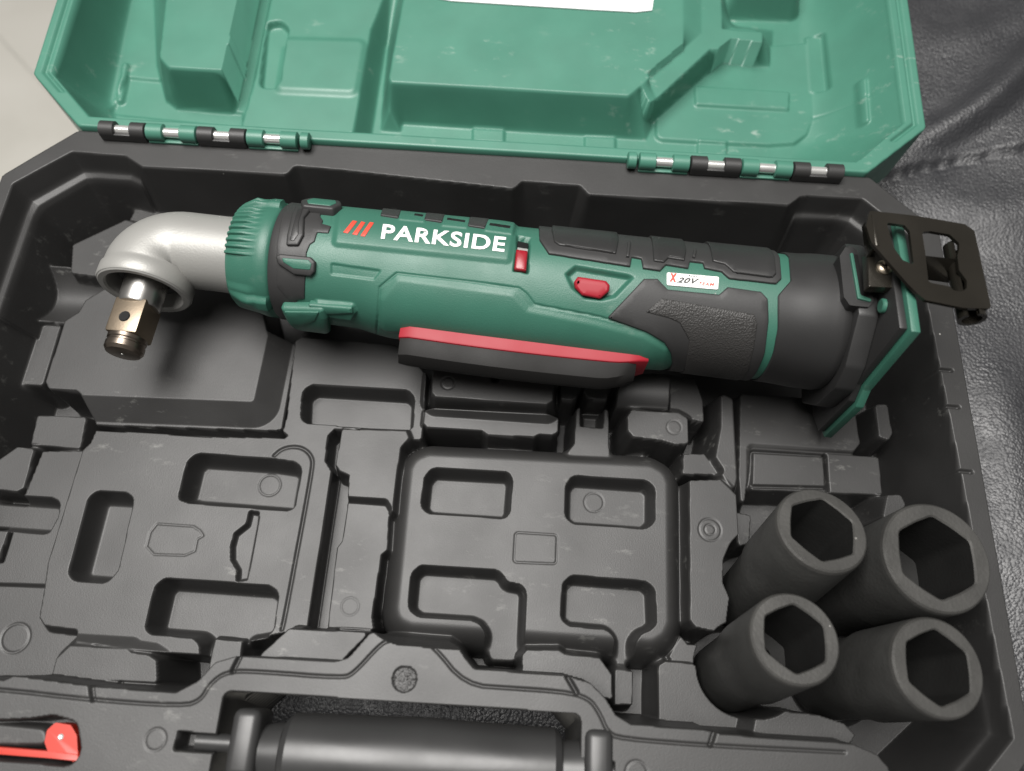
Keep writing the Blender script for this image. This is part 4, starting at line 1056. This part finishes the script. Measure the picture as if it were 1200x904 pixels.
# --- rear housing, battery mount
def rear():
    edge = hitline([(924, 303), (926, 330), (911, 347), (911, 385), (906, 412)], 3)
    th_e = np.array([p[1] / RREF for p in edge]); s_e = np.array([p[0] for p in edge]); o_ = np.argsort(th_e)
    n = 160; V, F = [], []
    cols = [(0.0, -.08), (0.0, .04), (.04, .07)]
    rows = 12
    for i in range(len(cols) + rows):
        for k in range(n):
            th = -pi + 2 * pi * k / n
            s_start = float(np.interp(th, th_e[o_], s_e[o_]))
            if i < len(cols): s = s_start + cols[i][0]; r = float(RB(s, th)) + cols[i][1]
            else:
                q = (i - len(cols)) / (rows - 1); s = s_start + .04 + (22.75 - s_start - .04) * q; r = float(RB(s, th)) + .07 + .06 * sm(max(0, q * 2 - .2)) - .30 * sm((q - .88) / .12)
            V.append(T3(s, th, r))
    for i in range(len(cols) + rows - 1):
        for k in range(n): F.append((i * n + k, i * n + (k + 1) % n, (i + 1) * n + (k + 1) % n, (i + 1) * n + k))
    o = obj_from('rear_housing', V, F, M_HOUSING, wrench, sharp=50)
    bm = bmesh.new(); bm_lathe(bm, [(20.6, 2.1), (23.2, 2.12)], TM, 60); obj_bm('inner_sleeve', bm, M_HOUSING, o)
    # mount: chamfered flange, backing plate, green rail frame
    def prism(name, poly, a, b, m, parent, bev):
        # polygon (front, up); extruded along the tool axis
        M2 = frame(Vector(TO), Vector(TF), Vector(TU), Vector(TA)) if False else TM @ Matrix(((0, 0, 1, 0), (1, 0, 0, 0), (0, 1, 0, 0), (0, 0, 0, 1)))
        bm = bmesh.new(); bm_prism(bm, poly, a, b, M2, 0)
        if bev: bmesh.ops.bevel(bm, geom=list(bm.edges), offset=bev, segments=2, affect='EDGES', profile=.5)
        return obj_bm(name, bm, m, parent, sharp=35)
    fl = prism('mount_flange', [(-2.3, 1.8), (-1.2, 2.5), (.9, 2.6), (2.3, 1.4), (2.75, .5), (2.75, -1.2), (2.1, -2.6), (-1.8, -2.6), (-2.6, -1.2)], 22.6, 23.3, M_HOUSING, wrench, .10)
    pl = prism('mount_plate', [(-2.3, 3.25), (.66, 3.65), (1.95, 3.78), (2.5, .53), (2.9, -.06), (3.1, -2.76), (2.2, -3.3), (-2.2, -3.3)], 23.3, 23.55, M_HOUSING, wrench, .04)
    prism('rail_frame', [(-2.5, 3.45), (.66, 3.83), (2.12, 3.95), (2.68, .53), (3.08, -.10), (3.28, -2.9), (2.3, -3.5), (-2.4, -3.5)], 23.56, 23.86, M_GREEN, wrench, .05)
    return fl
rear()

# --- belt hook
def hook():
    zt = 4.75
    bm = bmesh.new()
    out = fillet(Pxy([(1019, 247), (1065, 252), (1085, 255), (1131, 263), (1142, 271), (1162, 362), (1129, 361), (1085, 352), (1076, 345), (1065, 334), (1021, 284), (1015, 265)], zt), .12)
    h1 = fillet(Pxy([(1039, 261), (1060, 264), (1066, 271), (1071, 311), (1058, 305), (1047, 290)], zt), .08)
    h2 = fillet(Pxy([(1080.5, 272), (1090, 271), (1113, 275), (1124, 285), (1124, 292), (1122, 301), (1124, 317), (1133, 329), (1133, 338), (1127, 342), (1118, 340.6), (1113, 336), (1088, 331), (1085, 301)], zt), .12)
    loops = [out, h1, h2]
    pts, faces, base_i = [], [], []
    for lp in loops: base_i.append(len(pts)); pts += lp
    edges = []
    for lp, b0 in zip(loops, base_i): edges += [(b0 + i, b0 + (i + 1) % len(lp)) for i in range(len(lp))]
    res = delaunay_2d_cdt([Vector(p) for p in pts], edges, [], 0, 1e-7)
    vs, fs = res[0], res[2]
    th = .13
    tilt = lambda x, y: 0.0
    def inside(p):
        a = np.array([[p[0]]]); b = np.array([[p[1]]])
        return sdf(out, a, b)[0, 0] < 0 and sdf(h1, a, b)[0, 0] > 0 and sdf(h2, a, b)[0, 0] > 0
    top = [bm.verts.new((p[0], p[1], zt)) for p in vs]; bot = [bm.verts.new((p[0], p[1], zt - th)) for p in vs]
    cnt = {}
    for f in fs:
        c = sum((Vector(vs[i]) for i in f), Vector((0, 0))) / len(f)
        if not inside(c): continue
        bm.faces.new([top[i] for i in f]); bm.faces.new([bot[i] for i in f][::-1])
        for i in range(len(f)):
            e = (f[i], f[(i + 1) % len(f)]); k = tuple(sorted(e)); cnt.setdefault(k, []).append(e)
    for k, l in cnt.items():
        if len(l) == 1:
            a, b = l[0]; bm.faces.new((top[a], bot[a], bot[b], top[b]))
    root = obj_bm('belt_hook', bm, M_HOOK, wrench, sharp=30)
    tag(root, 'black sheet metal belt hook with cut-outs')
    # rolled right edge
    a, b = P(1145, 280, zt), P(1164, 368, zt); d = (b - a) / np.linalg.norm(b - a)
    n = np.array([d[1], -d[0], 0]); n = n if n[0] < 0 else -n
    V, F = [], []; m = 14; rr = .42
    c0 = np.array([0, 0, -rr])
    for r_ in (rr, rr - th):
        for i in range(m + 1):
            an = pi * 1.75 * i / m; off = n * (rr * .95 - sin(an) * r_) + np.array([0, 0, cos(an) * r_ - rr - .02])
            for q in (a, b): V.append(q + off)
    k = (m + 1) * 2
    for s in (0, k):
        for i in range(m): F.append((s + 2 * i, s + 2 * i + 1, s + 2 * i + 3, s + 2 * i + 2))
    for e in (0, 1):
        for i in range(m): F.append((2 * i + e, 2 * i + 2 + e, k + 2 * i + 2 + e, k + 2 * i + e))
    F.append((2 * m, 2 * m + 1, k + 2 * m + 1, k + 2 * m))
    o = obj_from('rolled_edge', V, F, M_HOOK, root, sharp=40)
    # bent tongue inside the opening
    q = [P(1085, 300, zt - .1), P(1122, 304, zt - .1), P(1118, 330, zt - .9), P(1090, 326, zt - .9)]
    V = [*q, *[p - np.array([0, 0, th]) for p in q]]
    obj_from('tongue', V, [(0, 1, 2, 3), (7, 6, 5, 4), (0, 4, 5, 1), (1, 5, 6, 2), (2, 6, 7, 3), (3, 7, 4, 0)], M_HOOK, root, sharp=30)
    # lower bracket on the mount with its screw
    zb = 4.10
    bm = bmesh.new(); bm_prism(bm, fillet(Pxy([(1016, 295), (1030, 290), (1066, 326), (1068, 338), (1018, 336)], zb), .05), zb - .35, zb, bev=.04)
    obj_bm('bracket', bm, M_HOOK, root, sharp=35)
    bm = bmesh.new(); bm_box(bm, tuple((P(1016, 262, 4.4) + P(1024, 292, 4.4)) / 2), (.14, 1.2, .75), .04); obj_bm('bend', bm, M_HOOK, root)
    c = P(1036, 314, zb)
    bm = bmesh.new(); bm_lathe(bm, [(0, .26), (.05, .26), (.12, .20), (.15, .10)], Matrix.Translation(c) @ Matrix.Rotation(-pi / 2, 4, 'Y'), 24)
    s = obj_bm('screw', bm, M_SCREW, root)
    bm = bmesh.new()
    for an in (0, pi / 2): bm_box(bm, (c[0], c[1], c[2] + .152), (.22 if an == 0 else .05, .05 if an == 0 else .22, .012))
    obj_bm('screw_recess_shade', bm, M_BLACK, s)  # black cross laid on the head paints the shade of the recess
hook()
# framed slot with a green liner beside the hook, the round green stop, and a fastener of the mount
bm = bmesh.new()
bm_prism(bm, fillet(Pxy([(984, 300), (992, 288), (1003, 290), (1024, 352), (1018, 360), (996, 358), (989, 348)], 3.3), .1), 2.3, 3.3, bev=.08); so = obj_bm('slot_frame', bm, M_HOUSING, wrench, sharp=35)
bm = bmesh.new(); bm_prism(bm, Pxy([(998, 298), (1005, 299), (1014, 346), (1007, 348)], 3.32), 3.0, 3.33); obj_bm('slot_shade', bm, M_BLACK, so)  # solid black prism, painting the shade inside the slot
bm = bmesh.new(); bm_prism(bm, fillet(Pxy([(996, 297), (999.5, 297), (1008, 346), (1021, 351), (1020, 354), (1005, 350)], 3.35), .03), 3.0, 3.37, bev=.02); obj_bm('slot_liner', bm, M_GREEN, so, sharp=35)
Mp = TM @ Matrix.Translation((23.28, .75, 2.95)) @ Matrix.Rotation(pi, 4, 'Z')
bm = bmesh.new(); bm_lathe(bm, [(0, .24), (.10, .24), (.13, .2)], Mp, 24); obj_bm('stop_button', bm, M_GREEN, wrench)
